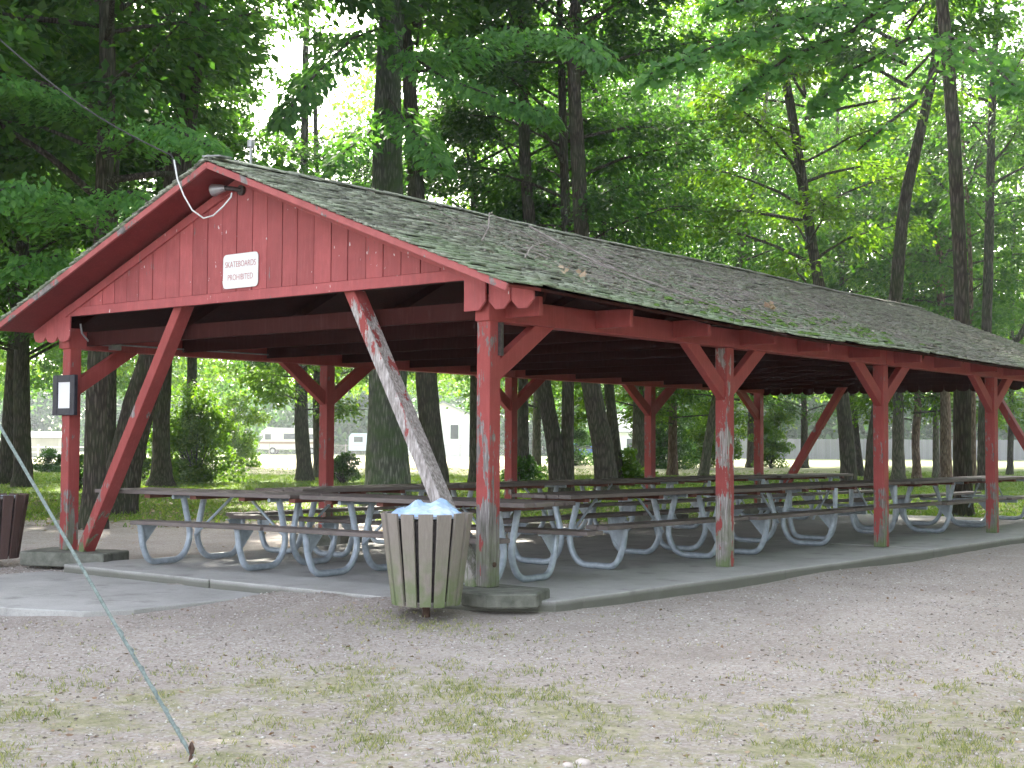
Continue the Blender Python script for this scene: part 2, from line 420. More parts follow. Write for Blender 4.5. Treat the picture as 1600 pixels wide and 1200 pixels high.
# concrete slab: panels with joints, chipped front edge
def slab_piece(mb, poly, z0, z1, jag=.012):
    pts = []
    n = len(poly)
    for i in range(n):
        a = Vector((*poly[i], 0)); b = Vector((*poly[(i+1) % n], 0)); L = (b-a).length; k = max(1, int(L/.18))
        nn = Vector((-(b-a).y, (b-a).x, 0)).normalized()
        for j in range(k):
            p = a.lerp(b, j/k) + nn*random.uniform(-jag, jag)*(0 if j == 0 else 1)
            pts.append((p.x, p.y))
    mb.prism(pts, 'z', z0, z1)
mb = MB()
slab_piece(mb, [(-2.80,-.56),(-.05,-.55),(.60,.12),(.62,3.88),(-2.80,3.88)], -.5, 0, .016)
slab_piece(mb, [(-5.15,-.52),(-2.825,-.56),(-2.825,3.88),(-5.15,3.88)], -.5, -.004, .016)
for (ya, yb, dz_) in ((3.90,7.62,-.003),(7.64,11.4,.001),(11.42,15.4,-.002)):
    slab_piece(mb, [(-2.80,ya),(.62+dz_*3,ya),(.62,yb),(-2.80,yb)], -.5, dz_, .012)
    slab_piece(mb, [(-5.15,ya),(-2.825,ya),(-2.825,yb),(-5.15,yb)], -.5, dz_-.003, .012)
tag(mb.build('concrete_slab', M['concrete'], None, .008), kind='structure')
mb = MB(); slab_piece(mb, [(-5.3,-2.35),(-2.75,-2.60),(-2.1,-2.35),(-1.93,-2.0),(-1.93,-.60),(-5.3,-.56)], -.4, -.075, .01)
tag(mb.build('concrete_path', M['concrete_path'], None, .008), kind='structure')

# ------------------------------------------------------------------ shelter
W, BAY, H = 5.8525, 3.76, .07
XL, XR, XC = -W, 0.0, -W/2
shelter = empty('picnic_shelter', (XC, 0, 0))
tag(shelter, 'open red timber picnic shelter with mossy shingle roof and ten posts', 'shelter')
def P(mb, name, mat, parent=shelter, bevel=0, at_=None):
    """part: geometry given in world coordinates; origin moved to at_"""
    a = Vector(at_) if at_ else Vector((0,0,0))
    mb.v = [(v[0]-a.x, v[1]-a.y, v[2]-a.z) for v in mb.v]
    o = mb.build(name, mat, parent, bevel)
    par = Vector((0,0,0))
    q = parent
    while q is not None: par += q.location; q = q.parent
    o.location = a - par
    return o
def sag(y, e):           # e=1 at eave, 0 at ridge
    y = max(y, 0)
    return e*(-.125*(1-math.exp(-y/2.6)) + .012*math.sin(y*1.1)) + (1-e)*(-.0072*y + .01*math.sin(y*.9))
SL = .3866; HALF = 3.56
def roofz(x, y):
    d = abs(x-XC); return 3.83 - d*SL + sag(y, min(d/HALF, 1))
# posts with knee braces
post_mats = {(0,0):'post_near', (0,1):'post_flaked'}
for side, X in ((0, XR), (1, XL)):
    for k in range(5):
        Y = k*BAY; corner = k in (0, 4)
        z0 = .08 if (k == 0 or side == 1) else .0
        top = 2.45 if corner else 2.225
        mat = M[post_mats.get((side, k), 'post')]
        mb = MB(); mb.box((X-H, Y-H, z0), (X+H, Y+H, top))
        po = P(mb, 'post', mat, shelter, .006, (X, Y, 0))
        for sgn in (-1, 1):
            if (k == 0 and sgn < 0) or (k == 4 and sgn > 0): continue
            a = Vector((X, Y+sgn*.03, 1.78)); b = Vector((X, Y+sgn*.78, 2.30))
            if k == 0: b = Vector((X, Y+.80, 2.30)); a = Vector((X, Y+.03, 1.80))
            if side == 0 and k == 1 and sgn == -1: a.z -= .03
            mb = MB(); mb.beam(a, b, .085, .15, (0,0,1))
            P(mb, 'knee_brace', M['red'], po, .005, a)
        if (side, k) == (0, 0):
            mb = MB(); mb.tube([(X+H-.002, Y+.0, .26), (X+H+.006, Y+.0, .26)], .022, 10)
            P(mb, 'bolt_head', M['rust'], po, 0, (X, Y, .2))
            mb = MB(); mb.box((X+H+.001, Y+.03, 1.95), (X+H+.03, Y+.068, 2.22)); P(mb, 'conduit', M['darkmetal'], po)
# base blocks
def block(poly, z0, z1, label):
    mb = MB(); slab_piece(mb, poly, z0, z1, .02)
    o = mb.build('base_block', M['stone'], None, .012); tag(o, label, 'stone block', 'stone blocks under the shelter posts'); return o
block([(-.30,-.14),(-.04,-.40),(.34,-.43),(.63,-.15),(.44,.26),(-.22,.28)], -.035, .078, 'thick grey stone block under the peeling front post beside the slatted bin')
block([(-6.02,-.48),(-5.05,-.12),(-5.30,.38),(-6.35,.12)], -.07, .078, 'grey stone block under the front post that carries the framed notice')
for k in range(1, 5):
    lab = ['', 'stone block under the second post of the far row, behind the picnic tables', 'stone block under the middle post of the far row', 'stone block under the fourth post of the far row', 'stone block under the rear corner post of the far row'][k]
    Y = k*BAY; block([(-6.1,Y-.3),(-5.35,Y-.22),(-5.2,Y+.2),(-6.15,Y+.25)], -.2, .078, lab)
# plates
for X, nm in ((XR, 0), (XL, 1)):
    for a, b in ((-.09, 7.53), (7.536, 15.13)):
        mb = MB(); mb.box((X-.075, a, 2.228), (X+.075, b, 2.42)); P(mb, 'plate_beam', M['red'], shelter, .006)
# ceiling joists whose tails stick out under the eaves, and rafters
k = 0; Y = .14
while Y < 15.0:
    zb = 2.262
    def rt(x): return min(roofz(x, Y)-.075, 2.42)
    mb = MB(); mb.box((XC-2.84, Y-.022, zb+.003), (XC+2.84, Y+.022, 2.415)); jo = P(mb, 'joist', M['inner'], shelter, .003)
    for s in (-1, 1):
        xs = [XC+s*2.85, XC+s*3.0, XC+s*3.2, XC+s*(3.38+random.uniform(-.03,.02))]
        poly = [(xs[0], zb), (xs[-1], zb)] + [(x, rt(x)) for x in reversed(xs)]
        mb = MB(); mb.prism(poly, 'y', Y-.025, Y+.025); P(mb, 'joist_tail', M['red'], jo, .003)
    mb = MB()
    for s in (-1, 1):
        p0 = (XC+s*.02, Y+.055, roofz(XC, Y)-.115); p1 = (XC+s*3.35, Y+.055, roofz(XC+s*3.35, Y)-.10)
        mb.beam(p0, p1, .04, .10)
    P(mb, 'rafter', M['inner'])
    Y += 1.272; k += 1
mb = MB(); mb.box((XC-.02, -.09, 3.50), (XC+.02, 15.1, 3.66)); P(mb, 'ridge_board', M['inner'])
# gable wall boards
def gable(Yf, thick, scallop_full):
    s = -1 if Yf < 5 else 1
    mb = MB(); bw = .213; x = XC-2.86
    Ys = (Yf, Yf+thick)
    zb = 2.57
    xs = []
    while x < XC+2.84:
        x1 = min(x+bw+random.uniform(-.012,.012), XC+2.86); g = .0045
        zt = lambda q: roofz(q, Yf)-.075
        o_ = random.uniform(-.003,.003)
        pts = [(x+g, zb+.09), (x1-g, zb+.09), (x1-g, zt(x1-g))]
        if x+g < XC < x1-g: pts.append((XC, zt(XC)))
        pts.append((x+g, zt(x+g)))
        if zt(x1-g) > zb+.1 and zt(x+g) > zb+.1: mb.prism(pts, 'y', Ys[0]+o_, Ys[1]+o_)
        x = x1
    mb.box((XC-2.86, Yf+.016, 2.60), (XC+2.86, Yf+thick+.012, 2.64))
    wall = P(mb, 'gable_wall', M['red_board'], shelter, .002)
    # backing so no light shows through the joints
    mb = MB(); e = .02
    poly = [(XC-2.8, 2.60), (XC+2.8, 2.60), (XC+2.8, roofz(XC+2.8, Yf)-.09), (XC, roofz(XC, Yf)-.09), (XC-2.8, roofz(XC-2.8, Yf)-.09)]
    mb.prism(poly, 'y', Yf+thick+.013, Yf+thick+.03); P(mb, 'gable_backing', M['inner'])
    mb = MB(); mb.box((XC-2.865, Yf-.006, 2.565), (XC+2.865, Yf+thick, 2.658)); P(mb, 'gable_trim', M['red_board'], wall, .004)
    mb = MB()
    for sg in (-1, 1):
        mb.beam((XC+sg*.0, Yf-.014, roofz(XC, Yf)-.125), (XC+sg*2.86, Yf-.014, roofz(XC+sg*2.86, Yf)-.125), .026, .085)
    P(mb, 'rake_trim', M['red_board'], wall, .003)
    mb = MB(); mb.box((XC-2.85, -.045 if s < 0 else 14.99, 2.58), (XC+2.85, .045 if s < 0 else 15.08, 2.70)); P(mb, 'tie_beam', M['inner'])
gable(-.13, .022, False)
gable(15.13, .022, True)
# pointed valance boards at both corners of the front gable
for sg in (-1, 1):
    for j in range(3):
        a = XC + sg*(2.79+j*.232); b = XC + sg*(2.79+j*.232+.226); lo, hi = min(a,b), max(a,b)
        zb = 2.305 + random.uniform(-.006,.006)
        c1 = .07
        p = []
        pt = [(lo, zb+c1), (lo+c1, zb), (hi-c1, zb), (hi, zb+c1)]
        if sg > 0 and j == 0: pt[0] = (lo, zb); pt.pop(1)
        if sg < 0: pt = [(lo, zb+.06), (lo+.035, zb+.015), (lo+.09, zb), (hi-.09, zb), (hi-.035, zb+.015), (hi, zb+.06)]
        pt += [(hi, roofz(hi, 0)-.05), (lo, roofz(lo, 0)-.05)]
        mb = MB(); mb.prism(pt, 'y', -.128+j*.004-(.03 if j==0 and sg>0 else 0), -.106+j*.004-(.03 if j==0 and sg>0 else 0))
        P(mb, 'valance_board', M['red_board'], shelter, .003)
mb = MB()
x = XC-3.2
while x < XC+3.2:
    zb = 2.19+random.uniform(-.01,.01); b = x+.222
    mb.prism([(x, zb+.05), (x+.03, zb+.015), (x+.08, zb), (b-.08, zb), (b-.03, zb+.015), (b, zb+.05), (b, min(2.68, roofz(b,15)-.05)), (x, min(2.68, roofz(x,15)-.05))], 'y', 15.16, 15.18)
    x += .228
P(mb, 'scalloped_valance', M['inner'])
# diagonal struts in the gable planes
for Yp, near in ((0, True), (4*BAY, False)):
    for sg in (-1, 1):
        x0 = XR-.05 if sg > 0 else XL+.27
        a = Vector((XC+sg*(2.925-.20 if sg < 0 else 2.925-.06), Yp, .06)); b = Vector((XC+sg*(1.36 if sg > 0 else 1.03), Yp, 2.62))
        if sg < 0: a = Vector((XL+.30, Yp, .07)); b = Vector((XL+1.93, Yp, 2.62))
        else: a = Vector((XR-.10, Yp, .06)); b = Vector((XR-1.58, Yp, 2.62))
        mb = MB(); mb.beam(a, b, .115, .15, (0,1,0))
        mb2 = MB(); mb2.v = mb.v; mb2.f = mb.f; mb2.sm = mb.sm
        o = P(mb2, 'diagonal_strut', M['diag_worn'] if (sg > 0 and near) else M['diag'], shelter, .006, a)
        if sg > 0 and near: o['label'] = 'diagonal strut with most of its red paint flaked off'
# roof deck, fascia, shingles
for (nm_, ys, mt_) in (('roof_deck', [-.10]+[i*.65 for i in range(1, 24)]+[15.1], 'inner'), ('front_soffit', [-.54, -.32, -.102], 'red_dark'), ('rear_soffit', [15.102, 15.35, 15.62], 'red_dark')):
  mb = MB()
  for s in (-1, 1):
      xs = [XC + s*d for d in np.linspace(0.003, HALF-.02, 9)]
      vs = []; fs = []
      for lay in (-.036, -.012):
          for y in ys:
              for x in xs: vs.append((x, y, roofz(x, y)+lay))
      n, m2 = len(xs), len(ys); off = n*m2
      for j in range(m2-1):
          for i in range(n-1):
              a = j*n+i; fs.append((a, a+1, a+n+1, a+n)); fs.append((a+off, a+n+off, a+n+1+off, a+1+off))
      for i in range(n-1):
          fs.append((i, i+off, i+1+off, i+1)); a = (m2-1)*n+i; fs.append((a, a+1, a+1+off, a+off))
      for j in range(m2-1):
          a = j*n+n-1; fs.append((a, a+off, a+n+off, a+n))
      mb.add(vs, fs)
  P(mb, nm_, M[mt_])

for Yf, nm in ((-.555, 0), (15.635, 1)):
    mb = MB()
    for s in (-1, 1):
        mb.beam((XC, Yf, roofz(XC, Yf)-.045), (XC+s*(HALF+.01), Yf, roofz(XC+s*(HALF+.01), Yf)-.030), .026, .060)
    P(mb, 'rake_fascia', M['fascia'], shelter, .003)
rs = random.Random(3)
Vs = []; 
for s in (-1, 1):
    nrows = 35; ex = HALF/math.cos(math.atan(SL))
    for r in range(nrows):
        d0 = HALF+.035 - r*.104; d1 = max(d0-.19, 0.0)
        y = -.60 + rs.uniform(-.1, 0)
        lift_row = rs.uniform(0,.004)
        while y < 15.68:
            wd = rs.uniform(.09, .24); y1 = min(y+wd, 15.70)
            if rs.random() < .02: y = y1; continue
            ya, yb = max(y, -.585+rs.uniform(-.006,.006)), y1-rs.uniform(.002,.010)
            if yb-ya < .03: y = y1; continue
            t = rs.uniform(.014, .022); lf = lift_row + rs.uniform(0, .007) + (.014 if rs.random() < .05 else 0); da = d0+rs.uniform(-.006,.006)
            zt = .010+lf
            q = []
            for (d, yy, h) in ((da,ya,zt),(da,yb,zt+rs.uniform(-.004,.004)),(d1,yb,-.004),(d1,ya,-.004),(da,ya,zt+t),(da,yb,zt+t),(d1,yb,.006),(d1,ya,.006)):
                xx = XC+s*d; q.append((xx, yy, 3.83-d*SL+sag(yy, min(d/HALF,1))+h))
            Vs += q; y = y1
V = np.array(Vs); nb = len(V)//8
ff = np.array([(0,3,2,1),(4,5,6,7),(0,1,5,4),(1,2,6,5),(2,3,7,6),(3,0,4,7)])
Fc = (ff[None]+np.arange(nb)[:,None,None]*8).reshape(-1,4)
o = link('roof_shingles', np_mesh('roof_shingles', V, Fc, M['shingle']), shelter, (-XC, 0, 0))
mb = MB(); y = -.56
while y < 15.6:
    L = rs.uniform(.25,.4)
    for s in (-1, 1):
        a = (XC, y, roofz(XC, y)+.035+rs.uniform(0,.012)); 
        mb.add([(XC, y, a[2]), (XC, y+L+.05, a[2]-.008), (XC+s*.13, y+L+.05, a[2]-.052), (XC+s*.13, y, a[2]-.045),
                (XC, y, a[2]+.012), (XC, y+L+.05, a[2]+.004), (XC+s*.13, y+L+.05, a[2]-.04), (XC+s*.13, y, a[2]-.033)],
               [(0,1,2,3),(4,7,6,5),(0,4,5,1),(3,2,6,7),(0,3,7,4),(1,5,6,2)])
    y += L
P(mb, 'ridge_cap', M['shingle'])
mb = MB(); mb.beam((XC-.06, -.50, 3.872), (XC+.20, -.5, 3.845), .14, .014); P(mb, 'ridge_flashing', M['greymetal'])
# vent pipe, lamp, junction box, conduit
mb = MB(); mb.tube([(-3.48,.43,3.55),(-3.48,.43,4.20)], .014, 8); mb.tube([(-3.48,.43,4.19),(-3.48,.43,4.255)], .038, 10)
P(mb, 'vent_pipe', M['greymetal'], shelter)
mb = MB(); mb.tube([(-2.93,-.135,3.61),(-2.93,-.16,3.61)], .05, 10); mb.tube([(-2.93,-.15,3.61),(-3.0,-.2,3.625),(-3.07,-.24,3.63)], .022, 8)
lamp = P(mb, 'gable_lamp', M['darkmetal'], shelter)
mb = MB(); mb.tube([(-3.06,-.235,3.63),(-3.11,-.26,3.625),(-3.17,-.285,3.615),(-3.19,-.295,3.61)], [.03,.045,.062,.05], 10)
P(mb, 'lamp_head', M['greymetal'], lamp)
mb = MB(); mb.box((-5.775, .40, 2.24), (-5.70, .52, 2.34)); P(mb, 'junction_box', M['greymetal'], shelter, .005)
mb = MB(); mb.tube([(-5.74,.02,2.50),(-5.74,.04,2.40),(-5.74,.12,2.32),(-5.74,.25,2.29),(-5.74,.40,2.29)], .012, 6)
mb.tube([(-5.74,.52,2.30),(-5.74,1.2,2.30),(-5.74,3.0,2.31)], .010, 6); P(mb, 'conduit', M['greymetal'])
# sign on the gable
def rrect(x0, x1, z0, z1, r, n=5):
    pts = []
    for cx, cz, a0 in ((x1-r, z0+r, -90), (x1-r, z1-r, 0), (x0+r, z1-r, 90), (x0+r, z0+r, 180)):
        for i in range(n+1):
            a = R(a0+90*i/n); pts.append((cx+r*math.cos(a), cz+r*math.sin(a)))
    return pts
sx0, sx1, sz0, sz1 = -3.18, -2.68, 2.685, 3.01
sign = empty('sign', (-2.93, -.14, 2.85)); tag(sign, 'white metal sign with rounded corners reading SKATEBOARDS PROHIBITED on the red gable', 'sign')
mb = MB(); mb.prism(rrect(-.25, .25, -.1625, .1625, .045), 'y', -.006, .0); mb.build('sign_panel', M['white'], sign)
M['signred'] = simple('faded_red_lettering', (.45,.12,.12), (.55,.2,.2), 5, .5, 0, 0)
def text(s, size, loc, parent, mat, name='lettering', rot=(R(90),0,0), thin=0.0, xs=1):
    cu = bpy.data.curves.new(name, 'FONT'); cu.body = s; cu.size = size; cu.align_x = 'CENTER'; cu.align_y = 'CENTER'
    cu.extrude = .0008; cu.offset = thin
    tmp = bpy.data.objects.new(name+'_tmp', cu)
    col.objects.link(tmp)
    dg = bpy.context.evaluated_depsgraph_get(); me = bpy.data.meshes.new_from_object(tmp.evaluated_get(dg))
    bpy.data.objects.remove(tmp)
    me.materials.clear(); me.materials.append(mat)
    o = link(name, me, parent, loc); o.rotation_euler = rot; o.scale = (xs, 1, 1)
    return o
text('SKATEBOARDS', .082, (0, -.0075, .062), sign, M['signred'], thin=-.0012, xs=.80)
text('PROHIBITED', .082, (0, -.0075, -.062), sign, M['signred'], thin=-.0012, xs=.80)
# framed notice on the front post of the far side
nb_ = empty('notice_frame', (-5.82, -.078, 1.73)); tag(nb_, 'black framed case with a blank white sheet fixed to the front red post', 'notice board')
mb = MB()
mb.box((-.20,-.045,-.215),(-.115,0,.215)); mb.box((.115,-.045,-.215),(.20,0,.215))
mb.box((-.115,-.044,.14),(.115,-.001,.215)); mb.box((-.115,-.044,-.215),(.115,-.001,-.14)); mb.build('frame', M['black'], nb_, .004)
mb = MB(); mb.box((-.12,-.030,-.145),(.12,-.002,.145)); mb.build('sheet', M['paper'], nb_)

# ------------------------------------------------------------------ picnic tables
def arc_path(pts, rad, n=5):
    """polyline with rounded corners"""
    out = [Vector(pts[0])]
    for i in range(1, len(pts)-1):
        p, a, b = Vector(pts[i]), Vector(pts[i-1]), Vector(pts[i+1])
        r = min(rad, (a-p).length*.48, (b-p).length*.48)
        q0 = p+(a-p).normalized()*r; q1 = p+(b-p).normalized()*r
        for j in range(n+1):
            t = j/n; out.append((q0*(1-t)+p*t)*(1-t) + (p*(1-t)+q1*t)*t)
    out.append(Vector(pts[-1])); return out
def make_table(L=2.62, spacing=1.78, style='u', z=.735, top=None, seat=None):
    root = empty('picnic_table')
    mb = MB(); bw = .144
    for j in range(5):
        y = (j-2)*(bw+.007); o_ = random.uniform(-.012,.012)
        ta, tb = top or (-L/2, L/2)
        mb.box((ta+o_, y-bw/2, z-.04), (tb+o_, y+bw/2, z+random.uniform(-.002,.002)))
    mb.build('tabletop', M['plank'], root, .004)
    for s in (-1, 1):
        mb = MB()
        for j in (-.5, .5):
            sa_, sb_ = seat or (-L/2, L/2)
            mb.box((sa_, s*.70+j*.135-.064, .415), (sb_, s*.70+j*.135+.064, .453))
        mb.build('seat', M['plank'], root, .004)
    for e in (-1, 1):
        X = e*spacing/2; mb = MB(); r = .032
        for s in (-1, 1):
            if style == 'u':
                path = [(X, s*.735, .405), (X, s*.705, .20), (X, s*.62, r), (X, s*.16, r), (X, s*.035, .25), (X, s*.155, z-.05)]
                mb.tube(arc_path(path, .17, 6), r, 10)
        if style != 'u':
            mb.tube(arc_path([(X,-.33,z-.05),(X,-.33,.25),(X,-.26,r),(X,.26,r),(X,.33,.25),(X,.33,z-.05)], .16, 6), r, 10)
            mb.tube([(X+.03*e,-.78,.385),(X+.03*e,.78,.385)], .024, 8)
        mb.tube([(X,-.30,z-.062),(X,.30,z-.062)], .022, 6)
        fr = mb.build('frame', M['galv'], root)
        for s in (-1, 1):
            if style == 'u':
                mb = MB(); mb.prism([(s*.71,.405),(s*.50,.405),(s*.69,.20)] if s > 0 else [(s*.50,.405),(s*.71,.405),(s*.69,.20)], 'x', X-.004, X+.004)
                mb.box((X-.03, min(s*.50,s*.76), .402), (X+.03, max(s*.50,s*.76), .412))
                mb.build('seat_bracket', M['galv'], fr)
        if style != 'u':
            mb = MB(); 
            for s in (-1, 1): mb.tube([(X, s*.33, .52),(X, s*.33, .60)], .030, 10)
            mb.build('tape_band', M['white'], fr)
        mb = MB(); mb.tube([(X-e*.02, 0, .27), (X-e*.55, 0, z-.045)], .014, 6); mb.build('brace', M['galv'], root)
    for cx in (-.98, -.33, .33, .98):
        if abs(cx) < L/2-.1:
            mb = MB(); mb.box((cx-.04, -.34, z-.078), (cx+.04, .34, z-.042)); mb.build('cleat', M['cleat'], root)
    return root
GRP = 'picnic tables under the shelter roof'
t1 = make_table(2.5, 1.30, top=(-1.72, .99), seat=(-.70, 1.02)); t1.location = (-3.84, .66, 0); t1.rotation_euler.z = R(7)
tag(t1, 'crosswise picnic table nearest the framed notice, its top overhanging short seats', 'picnic table', GRP)
t2 = make_table(2.66, 1.75); t2.location = (-1.34, .80, 0.001); t2.rotation_euler.z = R(2)
tag(t2, 'picnic table set crosswise right behind the slatted litter bin', 'picnic table', GRP)
tu = make_table(); tv = make_table(style='pedestal')
spots = [(-1.17, 3.53, 90, 'u', 'lengthwise picnic table just past the peeling front post, first of the near row'),
         (-1.12, 6.17, 90.5, 'u', 'lengthwise picnic table behind the flaked second near post'),
         (-1.15, 8.88, 89, 'p', 'picnic table with white tape on its upright legs, beside the third near post'),
         (-1.12, 11.5, 90.5, 'u', 'picnic table in the near row between the third and fourth near posts'),
         (-1.10, 14.1, 89.5, 'p', 'rearmost picnic table of the near row, by the right edge of the photo'),
         (-4.20, 2.75, 91, 'u', 'lengthwise picnic table at the second far post, first of the far row'),
         (-4.22, 5.42, 89.5, 'u', 'far row picnic table between the second and third far posts'),
         (-4.15, 8.08, 90, 'u', 'far row picnic table just past the third far post'),
         (-4.20, 10.74, 90.5, 'p', 'far row picnic table in front of the fourth far post'),
         (-4.15, 13.4, 90, 'u', 'rearmost far row picnic table beside the rear diagonal strut')]
used = set()
for x, y, a, st, lab in spots:
    src = tu if st == 'u' else tv
    o = src if st not in used else copy_tree(src)
    used.add(st); o.location = (x, y, random.uniform(0,.004)); o.rotation_euler.z = R(a+random.uniform(-1.6,1.6))
    tag(o, lab, 'picnic table', GRP)

# ------------------------------------------------------------------ litter bins
def make_bin(loc, mat, n=15, r0=.235, r1=.325, z0=.09, z1=.78, rz=0):
    root = empty('litter_bin', loc, rz)
    for i in range(n):
        a = 2*math.pi*i/n + .10
        ca, sa = math.cos(a), math.sin(a); dz = random.uniform(-.008,.008); wt = .112+random.uniform(-.008,.006); wb = .084; th = .022
        mb = MB(); vs = []
        for (rr, z_, w_) in ((r0, z0+dz, wb), (r1, z1+dz, wt)):
            for (dr, dw) in ((0,-1),(0,1),(th,1),(th,-1)):
                vs.append(((rr+dr)*ca - dw*w_/2*sa, (rr+dr)*sa + dw*w_/2*ca, z_))
        mb.add(vs, [(0,1,2,3),(7,6,5,4),(0,4,5,1),(1,5,6,2),(2,6,7,3),(3,7,4,0)])
        mb.build('slat', mat, root, .003)
    mb = MB(); mb.tube([(0,0,z0+.03),(0,0,z1-.05)], [r0-.03, r1-.035], 24, caps=True); mb.build('liner', M['darkmetal'], root)
    mb = MB(); mb.tube([(r1*.93*math.cos(a), r1*.93*math.sin(a), z1-.03) for a in np.linspace(0, 2*math.pi, 25)], .008, 6); mb.build('rim', M['galv'], root)
    mb = MB(); mb.tube([(0,0,-.12),(0,0,z0+.05)], .03, 10); mb.build('pole', M['rust'], root)
    return root
bin1 = make_bin((.10, -.84, -.07), M['slat'], rz=.3)
tag(bin1, 'grey weathered slatted litter bin on a rusty pole in front of the shelter', 'litter bin', 'slatted litter bins')
# crumpled bag on top
bagv = []; n = 15; br = random.Random(4)
for i in range(n):
    for j in range(n):
        u = (i/(n-1)-.5)*2; v = (j/(n-1)-.5)*2
        x = u*math.sqrt(1-v*v/2)*.29; y = v*math.sqrt(1-u*u/2)*.29; rr = math.hypot(x, y)/.29
        p_ = x*RT.x + y*RT.y; q_ = -x*RT.y + y*RT.x
        h = .035 + .10*math.exp(-((p_+.075)**2/.0022+(q_+.05)**2/.006)) + .085*math.exp(-((p_-.11)**2/.012+(q_)**2/.02)) + .03*math.exp(-((p_+.2)**2/.004+q_**2/.02)) + br.uniform(-.014,.016)
        bagv.append((x+br.uniform(-.012,.012), y+br.uniform(-.012,.012), -.02 + (1-rr**4)*h + .02))
bf = [(i*n+j, (i+1)*n+j, (i+1)*n+j+1, i*n+j+1) for i in range(n-1) for j in range(n-1)]
mb = MB(); mb.add(bagv, bf, False); bag = mb.build('rubbish_bag', M['bag']); bag.location = (.10, -.84, .69)
tag(bag, 'crumpled pale blue and white plastic bag bulging out of the grey bin', 'bag')
p = at(-10, 860, 15)
bin2 = make_bin((p.x, p.y, -.15), M['slat_brown'], z0=.14, z1=.82, rz=.2)
tag(bin2, 'brown slatted litter bin at the left edge of the photo beside the framed notice post', 'litter bin', 'slatted litter bins')
# ------------------------------------------------------------------ guy wire, pole, overhead cable
anchor = Vector((2.34, -4.80, -.13)); g1 = at(-330, 90, 11.0)
d_ = at(0, 662, 1)-CAM
polebase = Vector((g1.x, g1.y, -.2))
gw = empty('guy_wire', anchor); tag(gw, 'pale green guy wire slanting down to a ground anchor at lower left', 'guy wire')
pts = []
for i in range(41):
    t = i/40; q = anchor.lerp(g1, t); q.z -= .02*math.sin(math.pi*t); pts.append(q-anchor)
mb = MB(); mb.tube(pts, .0088, 8); 
pts2 = [p_ + Vector((.012*math.cos(i*1.9), .012*math.sin(i*1.9), 0)) for i, p_ in enumerate([anchor.lerp(g1, t)-anchor for t in np.linspace(0, .11, 22)])]
mb.tube(pts2, .004, 5); mb.build('strand', M['rope'], gw)
mb = MB(); mb.tube([(-.02,0,-.06),(0,0,.0),(.012,0,.03),(0,.0,.05),(-.012,0,.03),(0,0,0)], .008, 6); mb.build('anchor_eye', M['rust'], gw)
up_ = empty('utility_pole', polebase); tag(up_, 'brown wooden utility pole that holds the guy wire', 'pole')
mb = MB(); mb.tube([(0,0,-.2),(0,0,4),(0,0,8.5)], [.14,.12,.10], 12); mb.build('shaft', M['bark'], up_)
mb = MB(); mb.beam((-.5,0,7.6),(.5,0,7.6), .1, .12); mb.build('crossarm', M['bark'], up_)
cab = empty('overhead_cable', at(268, 243, 12.6)); tag(cab, 'black overhead cable running to the peak of the red gable', 'cable')
c0 = at(268, 243, 12.6); c1 = polebase + Vector((.05, 0, 7.4)); l0 = cab.location
q0 = at(0, 62, 13.4)
pts = []
for i in range(30):
    t = i/29; q = c0.lerp(q0, t) - Vector((0,0,.10*math.sin(math.pi*t))); pts.append(q-l0)
pts.append(c1-l0)
mb = MB(); mb.tube(pts, .008, 6); mb.build('cable_run', M['cable'], cab)
mb = MB(); mb.tube([at(*a)-l0 for a in ((268,243,12.6),(272,262,12.6),(279,285,12.55),(276,262,12.62),(266,238,12.6))], .006, 6); mb.build('splice', M['cable'], cab)
wl = [(272,250,12.55),(277,280,12.45),(287,305,12.4),(300,328,12.4),(318,341,12.4),(333,337,12.45),(349,322,12.5),(361,308,12.55),(362,302,12.6)]
mb = MB(); mb.tube([at(*a)-l0 for a in wl], .0075, 6); mb.build('white_wire', M['whitewire'], cab)

# ------------------------------------------------------------------ trees
def noise_field(Pt, s, seed):
    return np.array([noise.noise(Vector((p[0]*s+seed, p[1]*s, p[2]*s))) for p in Pt])
def leaf_mesh(name, C, A, S, Ls, Ws, mat, shape='quad'):
    """C centres, A long axis, S side axis (unit), Ls, Ws sizes"""
    n = len(C); A = A*Ls[:,None]; S = S*Ws[:,None]; N = np.cross(A, S); N /= (np.linalg.norm(N, axis=1)[:,None]+1e-9)
    if shape == 'quad':
        V = np.stack([C-A*.5, C-A*.05+S*.5, C+A*.5, C-A*.05-S*.5], 1)
        V[:,1] += N*Ws[:,None]*.14; V[:,3] += N*Ws[:,None]*.14
        return np_mesh(name, V.reshape(-1,3), np.arange(n*4).reshape(n,4), mat)
    # maple: ten-point outline
    o = [(-.5,0),(-.30,.22),(-.28,.5),(-.02,.32),(.12,.42),(.16,.14),(.5,0),(.16,-.14),(.12,-.42),(-.02,-.32),(-.28,-.5),(-.30,-.22)]
    V = np.stack([C+A*a+S*b+N*(abs(b)*Ws[:,None]*.2) for a, b in o], 1)
    return np_mesh(name, V.reshape(-1,3), np.arange(n*12).reshape(n,12), mat)
def rand_dirs(rng, n, axis, spread):
    v = axis + rng.normal(0, spread, (n,3)); return v/np.linalg.norm(v, axis=1)[:,None]
